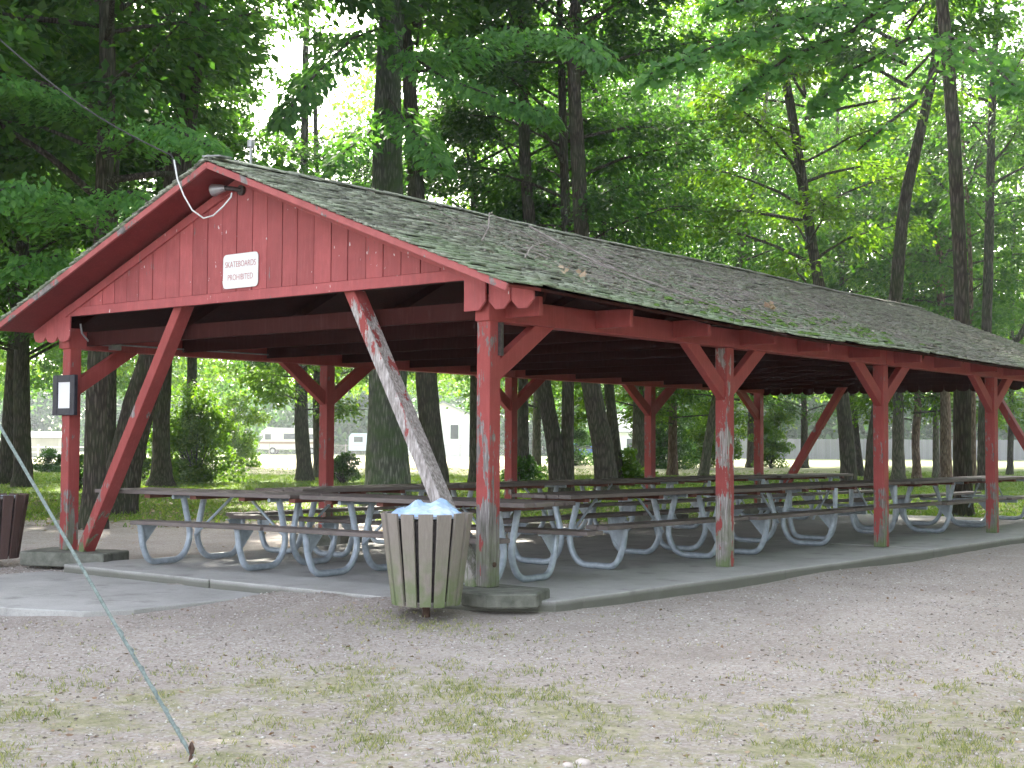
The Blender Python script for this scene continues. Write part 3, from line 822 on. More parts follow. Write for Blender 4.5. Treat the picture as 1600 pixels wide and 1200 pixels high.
def sprays(rng, spec):
    """spec: list of (origin, direction azimuth, length, width, rise, n). returns centres, axes, sides, twig list"""
    Cs, As, Ss, tw = [], [], [], []
    for (o, az, L, wd, rise, n, droop) in spec:
        o = np.array(o); d = np.array([math.cos(az), math.sin(az), 0]); s = np.array([-math.sin(az), math.cos(az), 0])
        t = rng.beta(1.7, 1.1, n); prof = np.sin(np.clip(t,0,1)*math.pi*.86+.12)
        lat = rng.uniform(-1, 1, n)*wd*prof
        # leaves gather along side twigs
        ntw = max(4, int(L*3.2)); tt = np.round(t*ntw)/ntw; t2 = tt + rng.normal(0, .16/ntw, n) + np.abs(lat)/L*.45
        z = rise*t2*L - droop*(t2*L)**2*.1 - .12*np.abs(lat)
        z = z + rng.normal(0, .07, n) + .12*np.sin(t2*9+az*3)
        c = o + d*(t2*L)[:,None] + s*lat[:,None]; c[:,2] += z
        sg = np.sign(lat)
        ax = d*.75 + s*(sg*.6)[:,None] + np.array([0,0,-.38]); ax = ax + rng.normal(0,.32,(n,3)); ax /= np.linalg.norm(ax,axis=1)[:,None]
        nr = np.array([0,0,1]) + rng.normal(0,.42,(n,3)); sd2 = np.cross(nr, ax); sd2 /= np.linalg.norm(sd2,axis=1)[:,None]
        Cs.append(c); As.append(ax); Ss.append(sd2)
        pts = [o + d*(q*L) + np.array([0,0,rise*q*L - droop*(q*L)**2*.1]) for q in (0,.25,.5,.75,.97)]
        tw.append((pts, .012+.012*L))
    return np.concatenate(Cs), np.concatenate(As), np.concatenate(Ss), tw
def make_crown(seed, z0, z1, Rm, nlimb, nleaf, mat, ls=.135, ratio=.55, low=.85, rise=.55):
    """deciduous crown: ascending limbs, each with side twigs that carry drooping clumps of leaves"""
    rng = np.random.default_rng(seed); C=[];A=[];S=[]; mb = MB(); twigs = []
    for i in range(nlimb):
        h = (i+rng.uniform(0,1))/nlimb; z = z0 + (z1-z0)*.82*h
        rad = Rm*(low + (1-low)*math.sin(h*math.pi))*(1-.5*max(0,h-.5)/.5)*rng.uniform(.45,1.1)
        az = i*2.399 + rng.uniform(-.7,.7); ri = rise*rng.uniform(.1,1.5)
        d = np.array([math.cos(az), math.sin(az), 0]); P_ = []
        bend = rng.normal(0,.25)
        for q in np.linspace(0,1,6):
            a2 = az+bend*q; P_.append(np.array([math.cos(a2)*rad*q, math.sin(a2)*rad*q, z-.5 + ri*rad*(q-.45*q*q)]) + rng.normal(0,.06,3)*q)
        r0 = .012+.010*rad; mb.tube([tuple(p_) for p_ in P_], [r0*(1-.85*k/5) for k in range(6)], 5, caps=False)
        nt_ = max(3, int(rad*2.6))
        for j in range(nt_):
            q = rng.uniform(.28,1.0) ; k = min(int(q*5),4); b = P_[k]+(P_[k+1]-P_[k])*(q*5-k)
            a3 = az + rng.choice([-1,1])*rng.uniform(.2,1.3); L = rng.uniform(.45,1.3)*(1.15-.5*q)
            up = rng.uniform(-.45,.35); e = b + np.array([math.cos(a3)*L, math.sin(a3)*L, up*L])
            twigs.append((b, e, L)); 
            if rng.uniform() < .5: mb.tube([tuple(b), tuple((b+e)/2+np.array([0,0,.05])), tuple(e)], [.010,.007,.003], 4, caps=False)
    wts = np.array([t[2]**1.5 for t in twigs]); wts *= rng.uniform(.25,1.6,len(wts)); wts /= wts.sum()
    for (b, e, L), w_ in zip(twigs, wts):
        n = max(6, int(nleaf*w_)); t = rng.uniform(.1,1.1,n); c = b + (e-b)*t[:,None]
        d = (e-b)/np.linalg.norm(e-b); s = np.cross(d,[0,0,1.]); s /= np.linalg.norm(s)+1e-9
        lat = rng.normal(0,.36,n)*(.6+L*.5)
        c = c + s*lat[:,None]; c[:,2] += rng.normal(0,.16,n) - .28*np.abs(lat)
        ax = d*.7 + s*(np.sign(lat)*.6)[:,None] + np.array([0,0,-.5]) + rng.normal(0,.35,(n,3)); ax /= np.linalg.norm(ax,axis=1)[:,None]
        nr = np.array([0,0,1.]) + rng.normal(0,.5,(n,3)); sd2 = np.cross(nr, ax); sd2 /= np.linalg.norm(sd2,axis=1)[:,None]
        C.append(c);A.append(ax);S.append(sd2)
    C=np.concatenate(C);A=np.concatenate(A);S=np.concatenate(S); n=len(C)
    Ls = rng.uniform(.65,1.25,n)*ls; Ws = Ls*ratio*rng.uniform(.8,1.15,n)
    return leaf_mesh('crown', C, A, S, Ls, Ws, mat), mb.mesh('limbs', M['bark'])
CR = {
 'canopy': make_crown(1, 11.5, 25, 5.2, 46, 26000, M['leaf_mid'], .22),
 'canopy2': make_crown(12, 11, 24, 5.4, 46, 24000, M['leaf_dark'], .22),
 'high1': make_crown(11, 5.5, 20, 4.6, 34, 13000, M['leaf_mid'], .19),
 'high2': make_crown(2, 4.4, 18, 4.2, 32, 12000, M['leaf_dark'], .18),
 'high3': make_crown(3, 6.0, 20, 4.8, 34, 13000, M['leaf_light'], .19),
 'low1': make_crown(4, 2.6, 13, 4.0, 30, 11000, M['leaf_light'], .18, rise=.25),
 'low2': make_crown(5, 3.0, 14, 4.2, 32, 12000, M['leaf_mid'], .18, rise=.3),
 'low3': make_crown(6, 2.6, 10, 3.8, 26, 9000, M['leaf_light'], .18, rise=.25),
 'dark': make_crown(8, 3.8, 16, 4.4, 40, 26000, M['leaf_dark'], .17),
 'thin': make_crown(9, 9, 20, 4.2, 26, 7000, M['leaf_mid'], .2),
 'shade': make_crown(10, 5, 22, 5.6, 46, 30000, M['leaf_mid'], .21),
}
TREES = []
def tree(pts, d, wpx, crown, label, mat='bark', lean_d=0, scale=1.0, fork=False, flare=.35, cs=None, cz=0, group='trees standing in the grove'):
    """pts: (x, y) of the trunk axis in the photo from the foot upward at depth d; wpx its width there"""
    rng = random.Random(hash(label) & 0xffff if False else len(TREES)*17+5)
    foot = at(pts[0][0], pts[0][1], d)
    W_ = [foot] + [at(x, y, d + lean_d*i) for i, (x, y) in enumerate(pts[1:], 1)]
    # foot goes to the ground under the lowest given point
    lo = W_[0]; nxt = W_[1]
    slope = (nxt-lo)/max(nxt.z-lo.z, .3)
    g = lo + slope*(GZ-.12-lo.z) if abs(lo.z-GZ) > .02 else lo
    g = Vector((g.x, g.y, -.25)); P_ = [g] + [q for q in W_ if q.z > .3]
    last = P_[-1]; prev = P_[-2]; sl = (last-prev)/max(last.z-prev.z, .3); sl.x = max(-.12, min(.12, sl.x)); sl.y = max(-.12, min(.12, sl.y)); sl.z = 1
    top = 17*scale
    zz = last.z
    while zz < top:
        zz += 2.5; last = last + sl*2.5 + Vector((rng.uniform(-.18,.18), rng.uniform(-.18,.18), 0)); P_.append(last.copy())
    r0 = wpx*d/FPX/2
    # resample
    zs = [-.2, -.05, .08, .22, .45, .8, 1.3, 2] + [2.8+.9*i for i in range(int((P_[-1].z-2.8)/.9))]
    C_ = []; Rr = []
    for z in zs:
        for i in range(len(P_)-1):
            if P_[i].z <= z <= P_[i+1].z:
                t = (z-P_[i].z)/(P_[i+1].z-P_[i].z); C_.append(P_[i].lerp(P_[i+1], t)); break
        else: continue
        Rr.append(r0*(1 + flare*math.exp(-max(z+.1,0)/.28) + .12*math.exp(-max(z,0)/1.2))*(1-.62*max(0,z)/top)*(1+rng.uniform(-.03,.03)))
    root = empty('tree', (g.x, g.y, 0)); root['label'] = label; root['category'] = 'tree'; root['group'] = group
    mb = MB(); mb.tube([c-root.location for c in C_], Rr, 14, wob=.16); mb.build('trunk', M[mat], root)
    if fork:
        i = len(C_)*2//5; mb = MB(); b = C_[i]-root.location; dd = Vector((fork*RT.x, fork*RT.y, 0))
        mb.tube([b, b+dd*.5+Vector((0,0,1.0)), b+dd*1.0+Vector((0,0,3.0)), b+dd*1.6+Vector((0,0,7))], [Rr[i]*.7, Rr[i]*.6, Rr[i]*.45, Rr[i]*.2], 10, wob=.15)
        mb.build('limb', M[mat], root)
    if crown:
        ax = min(C_, key=lambda c: abs(c.z-8*scale))
        me, lm = CR[crown]
        a = rng.uniform(0, 6.28); s_ = cs or scale*rng.uniform(.92,1.1)
        for nm, m_ in (('crown', me), ('branches', lm)):
            c = link(nm, m_, root, (ax.x-g.x, ax.y-g.y, cz)); c.rotation_euler.z = a; c.scale = (s_, s_, s_)
    TREES.append(root); return root
def foot_y(d): return 698 + (1.33*FPX)/d
def T(x, d, w, crown, label, xt=None, yt=300, **kw):
    pts = [(x, foot_y(d))] + ([(xt, yt)] if xt is not None and not isinstance(xt, list) else (xt or [(x, 300)]))
    return tree(pts, d, w, crown, label, **kw)
# left group
T(8, 44, 24, 'dark', 'dark slanting tree at the very left edge behind the brown bin', [(16,640),(30,420)])
T(36, 42, 27, 'dark', 'dark straight tree between the left photo edge and the notice post', [(34,600),(36,20)])
T(146, 22.5, 34, 'dark', 'dark tree just right of the framed notice, nearest of the left trees', [(150,640),(155,520),(160,380),(168,100)], cz=1.0, cs=1.2)
T(172, 36, 17, 'canopy', 'thin tree between the notice post and the thick slanting tree', [(174,600),(178,300)])
T(180, 27, 52, 'canopy2', 'thick dark tree slanting right behind the front diagonal strut', [(192,740),(215,640),(245,545),(300,100)], cz=-3.5, cs=1.3)
T(252, 43, 27, 'shade', 'dark tree with flared foot in front of the yellow green bush', [(252,650),(258,560),(255,300)], flare=.8)
T(300, 50, 18, 'canopy', 'tree whose trunk shows faintly in leaves above the left roof slope', [(300,400),(303,60)])
# middle group
T(477, 50, 22, 'low1', 'slim slightly slanting tree just left of the second far post', [(470,650),(475,280),(478,60)])
T(498, 54, 14, 'dark', 'slim tree partly hidden behind the second far post', [(495,640),(497,300)])
T(605, 31, 64, 'canopy', 'biggest tree, thick mottled trunk in the middle of the photo', [(605,640),(604,450),(606,200),(612,20)], mat='bark_mottled', flare=.25)
T(682, 37, 36, 'canopy2', 'broad dark tree right beside the biggest mottled trunk', [(678,720),(666,600),(650,300),(640,120)])
T(742, 44, 17, 'dark', 'slender tree rising straight behind the peeling front post', [(742,600),(741,250)])
T(818, 42, 18, 'dark', 'tree just right of the third far post with foliage around it', [(817,640),(818,250)])
T(838, 60, 13, 'low1', 'pale thin tree behind the two joined trunks', [(839,600),(842,300)], mat='bark_pale')
T(876, 38, 26, 'canopy', 'left trunk of the joined pair, slanting left', [(866,690),(848,600),(835,450),(820,250)])
T(885, 38, 20, 'dark', 'right trunk of the joined pair, standing upright', [(887,650),(888,450),(880,200)])
T(950, 35, 32, 'canopy2', 'stout tree slanting left between the joined pair and the fourth far post', [(941,690),(922,600),(908,350),(896,100)])
T(966, 46, 17, 'high2', 'thinner tree right behind the stout slanting one', [(960,680),(950,600),(940,300)])
T(998, 58, 20, 'low1', 'grey upright tree just left of the fourth far post', [(998,600),(998,300)], mat='bark_pale')
T(1051, 60, 14, 'low3', 'reddish straight thin tree right of the fourth far post', [(1051,620),(1052,400)], mat='bark_red')
T(1098, 54, 14, 'low2', 'thin tree slanting right left of the flaked second near post', [(1108,680),(1120,610),(1150,450)], mat='bark_pale')
T(1175, 88, 15, 'low1', 'distant dark tree just left of the rear corner post', [(1175,600),(1172,400)])
# right group
T(1257, 86, 11, 'low2', 'distant thin tree beside the rear diagonal strut', [(1256,640),(1255,400)])
T(1327, 40, 23, 'high3', 'twisted two tone tree left of the third near post', [(1324,700),(1316,620),(1280,450),(1262,340),(1240,190)])
T(1345, 62, 10, 'high3', 'thin straight tree whose upper trunk shows above the roof middle', [(1330,600),(1315,450),(1308,250)])
T(1362, 38, 25, 'canopy', 'long curving tree that leans far right above the roof', [(1368,680),(1378,600),(1398,480),(1412,320),(1434,220),(1460,110)])
T(1404, 56, 18, 'dark', 'plain tree just right of the third near post', [(1403,640),(1400,400)], mat='bark_pale')
T(1433, 58, 12, 'low3', 'thin tree with a crook in its reddish trunk', [(1430,680),(1434,640),(1428,500)], mat='bark_red')
T(1463, 60, 10, 'low2', 'thinnest tree left of the pale smooth one at the right', [(1462,640),(1463,300)], mat='bark_pale')
T(1478, 55, 17, 'high1', 'pale smooth straight tree between the two right near posts', [(1477,640),(1470,450),(1463,250)], mat='bark_red')
T(1505, 27, 27, 'canopy', 'dark thick tree standing on the grass just behind the slab', [(1503,650),(1502,450),(1490,200),(1478,60)], scale=1.1)
T(1521, 50, 9, 'high1', 'very thin tree right behind the dark thick one', [(1520,620),(1516,400)], mat='bark_red')
T(1538, 44, 20, 'thin', 'forked grey tree with limbs spread against the bright sky at right', [(1538,620),(1545,400),(1550,150)], fork=2.2)
T(1578, 68, 9, 'low3', 'thin tree at the right edge seen over the wooden fence', [(1580,640),(1582,400)])
# trees just outside the frame that shade the shelter
rr = random.Random(11)
sh = [(-14,2),(-13,8),(-18,-3),(-19,5),(-23,10),(-24,0),(-29,6),(-20,13),(-28,14),(-15,-8),(-24,-9),(-34,12),(-34,2),(-11.5,13.5),(-17,18),(12,24),(9,30),(15,34),(16,19),(-32,-12),(11.5,5),(14,0),(17,8),(12.5,12),(19,-5),(11,18),(20,16),(-40,-4),(-12,-13),(22,-2),(25,8),(19,-12),(14.5,9),(27,-16),(-44,6),(-30,-2),(-47,16)]
names = ['beside','behind','left of','beyond','near']
for i, (x, y) in enumerate(sh):
    p = Vector((x, y, 0)); d = depth(x, y)
    px = 800 + FPX*((p-CAM).dot(RT))/d
    if d > 0 and -40 < px < 1640: continue
    root = empty('tree', (x, y, 0)); tag(root, 'shade tree standing outside the photo beside the shelter', 'tree', 'shade trees beside the shelter')
    me, lm = CR['shade']
    mb = MB(); r0 = rr.uniform(.16,.28)
    mb.tube([(0,0,-.3),(0,0,.1),(0,0,.5),(.05,0,4),(.1,.1,9),(0,.1,16)], [r0*1.5,r0*1.3,r0,r0*.85,r0*.6,r0*.2], 12, wob=.15); mb.build('trunk', M['bark'], root)
    a = rr.uniform(0,6)
    for nm, m_ in (('crown', me), ('branches', lm)):
        c = link(nm, m_, root); c.rotation_euler.z = a; c.scale = (1.15,)*3
# far wood: one mass
rng = np.random.default_rng(77)
def mass(name, blobs, nl, ls, mat, zlo=-.1, sg=2.0, per=34):
    """many leaf clumps gathered in crown-shaped blobs"""
    Cs = []
    for (c, r, h) in blobs:
        n = int(nl*r*(h-zlo)/30/per)+1; th = rng.uniform(0, 2*math.pi, n); q = np.sqrt(rng.uniform(.05,1,n)); zz = rng.uniform(0,1,n)
        lump = 1 + .3*np.sin(th*3+c[0]) + .25*np.sin(th*7+zz*9)
        prof = np.sqrt(np.clip(1-(zz-.4)**2/.5, .05, 1))
        K = np.stack([c[0]+np.cos(th)*q*r*lump*prof, c[1]+np.sin(th)*q*r*lump*prof, zlo+zz*(h-zlo)*(1+.1*np.sin(th*5))], 1)
        K = np.repeat(K, per, 0); s_ = np.repeat(rng.uniform(.5,1.4,n), per)[:,None]*ls*sg
        Cs.append(K + rng.normal(0,1,(len(K),3))*np.array([1.25,1.25,.42])*s_)
    C = np.concatenate(Cs); n = len(C); C[:,2] = np.maximum(C[:,2], -.05)
    A = rand_dirs(rng, n, np.array([0,0,-.3]), .7); N = rand_dirs(rng, n, np.array([0,0,1.1]), .5); S = np.cross(A, N); S /= np.linalg.norm(S,axis=1)[:,None]
    Ls = rng.uniform(.7,1.3,n)*ls
    return leaf_mesh(name, C, A, S, Ls, Ls*.6, mat)
bl = []
for i in range(46):
    px = -350 + i*50 + random.uniform(-15,15); d = random.uniform(175, 230) if px < 1000 else random.uniform(150, 185)
    p = at(px, 700, d); bl.append(((p.x, p.y), random.uniform(4.5,8), random.uniform(9,15) if px < 1000 else random.uniform(13,19)))
o = link('distant_woodland', mass('distant_woodland', bl, 1000, 1.0, M['leaf_dark']))
tag(o, 'hazy distant woodland closing the view beyond the field', 'woodland', None, 'stuff')

bl = []; bd = []; bm = []
for i in range(62):
    px = -180 + i*30 + random.uniform(-12,12); d = random.uniform(66, 108)
    p = at(px, 700, d); top_ = 31*d/100
    if 630 < px < 745: top_ = 10
    elif 215 < px < 450: top_ = 11
    elif 450 < px < 570: top_ = 15
    elif 1420 < px < 1560: top_ = 16
    (bd if (780 < px < 1260 and i % 3) or px < 380 and i % 2 else bl).append(((p.x, p.y), random.uniform(2.6,5), top_*random.uniform(.85,1.1)))
    if -100 < px < 190 or 770 < px < 1240 or px > 1290 and i % 2:
        p = at(px+random.uniform(-10,10), 700, random.uniform(46, 60)); bm.append(((p.x, p.y), random.uniform(2,3.4), 19 if px < 1290 else 15))
bl_ = mass('grove_edge_foliage', bl, 2300, .32, M['leaf_light'], 4.6, 1.7)
o = link('grove_edge_foliage', bl_); tag(o, 'green backlit foliage along the far edge of the grove', 'foliage', None, 'stuff')
o = link('grove_edge_foliage', mass('grove_edge_foliage', bd, 2900, .32, M['leaf_dark'], 4.2, 1.7)); tag(o, 'darker green foliage at the far edge of the grove behind the roof ridge', 'foliage', None, 'stuff')
o = link('inner_grove_foliage', mass('inner_grove_foliage', bm, 1800, .2, M['leaf_mid'], 4.6, 1.9)); tag(o, 'leafy twigs filling the grove between the trunks', 'foliage', None, 'stuff')
bs = []  # added out-of-view trees that block low sky light from the right
for i in range(26):
    a_ = YAW + R(-34 - i*4.6); dd_ = 36 + 9*(i % 3); fx, fy = -math.sin(a_), math.cos(a_)
    bs.append(((CAM.x+fx*dd_, CAM.y+fy*dd_), 4.5, 17))
o = link('sky_block_woodland', mass('sky_block_woodland', bs, 900, .5, M['leaf_dark'], 0, 1.6)); tag(o, 'unseen woodland added right of the shelter to block low sky light', 'woodland', None, 'stuff')
# shrubs
def shrub(x, d, wpx, hpx, mat, label, n=5000, ls=.09, name='shrub'):
    p = at(x, foot_y(d), d); wd = wpx*d/FPX/2; ht = hpx*d/FPX; root = empty(name, (p.x, p.y, GZ))
    tag(root, label, 'bush' if name == 'shrub' else 'plant')
    C = []; mb = MB(); 
    k = max(18, int(n/260))
    for i in range(k):
        a = random.uniform(0, 6.28); q = random.uniform(0,.85)*wd; z = ht*random.uniform(.02,.88)*(1-.5*(q/wd)**2)
        c = np.array([math.cos(a)*q, math.sin(a)*q, z]); rr_ = random.uniform(.25,.6)*min(wd, ht*.6)
        v = rng.normal(0, 1, (n//k, 3)); v /= np.linalg.norm(v,axis=1)[:,None]; v *= (rng.uniform(.3,1,(n//k,1))**.6)*rr_; v[:,2] *= .6
        C.append(c+v); mb.tube([(0,0,-.1), tuple(c*.5+np.array([0,0,.1])), tuple(c)], [.02,.014,.005], 5, caps=False)
    C = np.concatenate(C); C[:,2] = np.abs(C[:,2])+.02; m_ = len(C)
    A = rand_dirs(rng, m_, np.array([0,0,-.1]), .7); N = rand_dirs(rng, m_, np.array([0,0,1.]), .5); S = np.cross(A,N); S /= np.linalg.norm(S,axis=1)[:,None]
    Ls = rng.uniform(.7,1.3,m_)*ls
    link('leaves', leaf_mesh('leaves', C, A, S, Ls, Ls*.6, M[mat]), root); mb.build('stems', M['bark'], root); return root
shrub(305, 47, 130, 165, 'leaf_light', 'tall yellow green bush right of the tree with the flared foot', 16000, .13)
shrub(225, 50, 60, 120, 'leaf_light', 'bright bush seen between the diagonal strut and the flared tree', 7000, .13)
shrub(372, 75, 90, 130, 'leaf_light', 'loose bright leaved bush left of the camper van', 9000, .16)
shrub(535, 48, 70, 48, 'leaf_mid', 'low ragged bush at the foot of the tree behind the second far post', 2600, .12)
shrub(125, 40, 45, 60, 'leaf_mid', 'small bush beside the tree next to the notice post', 2500, .09)
shrub(820, 42, 70, 70, 'leaf_mid', 'weedy bush at the foot of the pale thin tree by the third far post', 4500, .09)
shrub(985, 46, 90, 60, 'leaf_light', 'ferny green bush left of the fourth far post', 2200, .13)
shrub(1030, 78, 120, 130, 'leaf_mid', 'tangled thicket behind the fourth far post', 12000, .16)
shrub(1105, 82, 110, 120, 'leaf_light', 'pale brushy thicket between the slanting thin tree and the reddish one', 12000, .16)
shrub(1205, 84, 70, 110, 'leaf_light', 'bright bush behind the rear corner post', 8000, .15)
shrub(900, 90, 110, 70, 'leaf_mid', 'bushes in front of the blue car', 6000, .15)
shrub(75, 62, 55, 40, 'leaf_dark', 'dark rounded bush by the white rail fence', 4000, .1)

# overhanging maple spray in front of the right trees, and leafy hickory sprays round the big trunk
def spray_at(name, parent, anchors, mat, ls, shape, seed):
    rg = np.random.default_rng(seed); C=[];A=[];S=[]; mb = MB(); base = parent.location
    for (pts, wd, n) in anchors:
        P3 = [np.array(at(*p_)) - np.array(base) for p_ in pts]; P3 = np.array(P3); k = len(P3)-1
        mb.tube([tuple(q) for q in P3], [.028*(1-i/(k+1.05))+.006 for i in range(k+1)], 6, caps=False)
        t = rg.uniform(.12, 1.02, n)*k; i = np.minimum(t.astype(int), k-1); f = (t-i)[:,None]
        c = P3[i]*(1-f)+P3[i+1]*f; d = P3[i+1]-P3[i]; d /= np.linalg.norm(d,axis=1)[:,None]
        s = np.cross(d, [0,0,1.]); s /= np.linalg.norm(s,axis=1)[:,None]
        lat = rg.uniform(-1,1,n); q = (1-.7*(t/k))[:,None]*wd
        c = c + s*lat[:,None]*q + d*(np.abs(lat)[:,None]*q*.6) ; c[:,2] += rg.normal(-.03,.07,n) - .25*np.abs(lat)*wd*.6
        ax = d*.7 + s*np.sign(lat)[:,None]*.6 + np.array([0,0,-.45]) + rg.normal(0,.3,(n,3)); ax /= np.linalg.norm(ax,axis=1)[:,None]
        nr = np.array([0,0,1.]) + np.array(-F)*.35 + rg.normal(0,.4,(n,3)); sd2 = np.cross(nr, ax); sd2 /= np.linalg.norm(sd2,axis=1)[:,None]
        C.append(c);A.append(ax);S.append(sd2)
    C=np.concatenate(C);A=np.concatenate(A);S=np.concatenate(S); Ls = rg.uniform(.6,1.25,len(C))*ls
    link(name, leaf_mesh(name, C, A, S, Ls, Ls*(.95 if shape=='maple' else .42), M[mat], shape), parent)
    mb.build('branch', M['bark'], parent)
def by(label): return [t for t in TREES if t['label'].startswith(label)][0]
spray_at('maple_leaves', by('dark thick tree'), [
  ([(1490,-120,25),(1440,-40,21),(1350,0,19),(1230,35,18),(1110,75,17.4),(1010,118,17)], .55, 900),
  ([(1440,-40,21),(1330,50,19),(1230,90,18),(1150,150,17.6)], .5, 500),
  ([(1420,-60,21),(1250,-20,18.5),(1120,10,17.5)], .6, 450),
  ([(1492,120,26),(1460,110,22),(1430,160,19),(1385,195,17.6),(1340,235,17)], .3, 110),
  ([(1490,60,26),(1420,60,20),(1330,110,19),(1280,160,18.5)], .6, 420),
  ([(1490,60,26),(1540,90,20),(1590,140,18)], .6, 420)], 'leaf_maple', .15, 'maple', 5)
spray_at('hickory_leaves', by('biggest tree'), [
  ([(605,170,31),(570,215,29),(540,235,27),(520,262,25.5)], .7, 500),
  ([(605,150,31),(640,200,28),(665,225,26),(690,260,25)], .75, 650),
  ([(606,90,31),(700,85,29),(800,50,26),(900,60,24),(950,95,23)], 1.0, 1500),
  ([(606,60,31),(690,120,28),(770,150,26),(860,180,25)], .9, 1100),
  ([(604,300,31),(500,290,27),(420,270,25),(380,300,24)], .8, 900),
  ([(606,40,31),(550,60,28),(480,130,26),(440,190,25)], .9, 1000)], 'leaf_maple', .22, 'quad', 6)
spray_at('drooping_leaves', by('dark tree just right of the framed notice'), [
  ([(160,380,22.5),(110,330,20),(40,290,18),(-20,300,17)], .9, 1300),
  ([(160,330,22.5),(200,300,20),(260,330,18.5)], .8, 900),
  ([(158,450,22.5),(90,400,20),(20,420,18.5)], .8, 1000),
  ([(163,250,22.5),(250,190,20),(330,230,18.5)], .9, 1100),
  ([(163,200,22.5),(80,150,20),(0,120,18)], .9, 1100)], 'leaf_maple', .15, 'quad', 8)

# ------------------------------------------------------------------ far things
def billboard_frame(x, d, yaw_extra=0):
    """origin on the ground at depth d under photo column x; local +x runs to the right of the view"""
    p = at(x, 700, d); return (p.x, p.y, GZ), YAW + yaw_extra
# wooden privacy fence
loc, rz = billboard_frame(1400, 136, R(-2)); fn = empty('board_fence', loc, rz); tag(fn, 'long grey wooden board fence beyond the lawn at right', 'fence')
mb = MB(); x = -16
i = 0
while x < 26:
    mb.box((x, -.012, .05), (x+.14, .012, 2.0+random.uniform(-.02,.02))); x += .155
mb.build('fence_boards', M['fencewood'], fn)
x = -16
while x < 27:
    mb = MB(); mb.box((x-.06, -.08, 0), (x+.06, -.02, 2.1)); mb.build('fence_post', M['fencewood'], fn); x += 2.6
# chain-link fence
loc, rz = billboard_frame(540, 110, 0); fn = empty('chain_link_fence', loc, rz); tag(fn, 'thin grey chain link fence in front of the camper van and white barn', 'fence')
mb = MB()
for k in range(-60, 66):
    mb.tube([(k*.2, 0, .03), (k*.2+1.15, 0, 1.18)], .006, 3, caps=False, smooth=False); mb.tube([(k*.2, 0, 1.18), (k*.2+1.15, 0, .03)], .006, 3, caps=False, smooth=False)
mb.build('wire_mesh', M['greymetal'], fn)
mb = MB(); mb.tube([(-12,0,1.2),(13,0,1.2)], .02, 6); mb.build('top_rail', M['greymetal'], fn)
for x in range(-12, 14, 3):
    mb = MB(); mb.tube([(x,0,0),(x,0,1.28)], .03, 6); mb.build('fence_post', M['greymetal'], fn)
# white rail fence
loc, rz = billboard_frame(60, 105, 0); fn = empty('rail_fence', loc, rz); tag(fn, 'low white two rail fence at far left', 'fence')
for z in (.55, .95):
    mb = MB(); mb.box((-6,-.03,z-.05),(6,.03,z+.05)); mb.build('rail', M['white'], fn)
for x in (-6,-3,0,3,6):
    mb = MB(); mb.box((x-.06,-.09,0),(x+.06,-.032,1.15)); mb.build('fence_post', M['white'], fn)
M['siding'] = simple('white_siding', (.70,.70,.70), (.78,.78,.78), 1, .6, 0, .1, (1,1,20))
M['roofgrey'] = simple('grey_roofing', (.22,.23,.25), (.30,.31,.33), 3, .8)
M['glass'] = simple('dark_window', (.03,.035,.04), (.06,.07,.08), 2, .15, 0, 0, spec=.6)
M['cream'] = simple('cream_camper_paint', (.62,.58,.50), (.70,.66,.58), 2, .4, 0, 0, spec=.5)
M['stripe'] = simple('brown_stripe', (.28,.17,.10), (.34,.22,.14), 2, .4, 0, 0)
M['tyre'] = simple('tyre_rubber', (.02,.02,.02), (.04,.04,.04), 10, .9)
M['blue'] = simple('blue_car_paint', (.03,.10,.40), (.05,.14,.5), 2, .25, 0, 0, spec=.6)
M['silver'] = simple('pale_blue_van_paint', (.45,.52,.62), (.55,.62,.7), 2, .3, 0, 0, spec=.6)
M['shed'] = simple('grey_render', (.40,.40,.40), (.50,.50,.50), 1, .8)
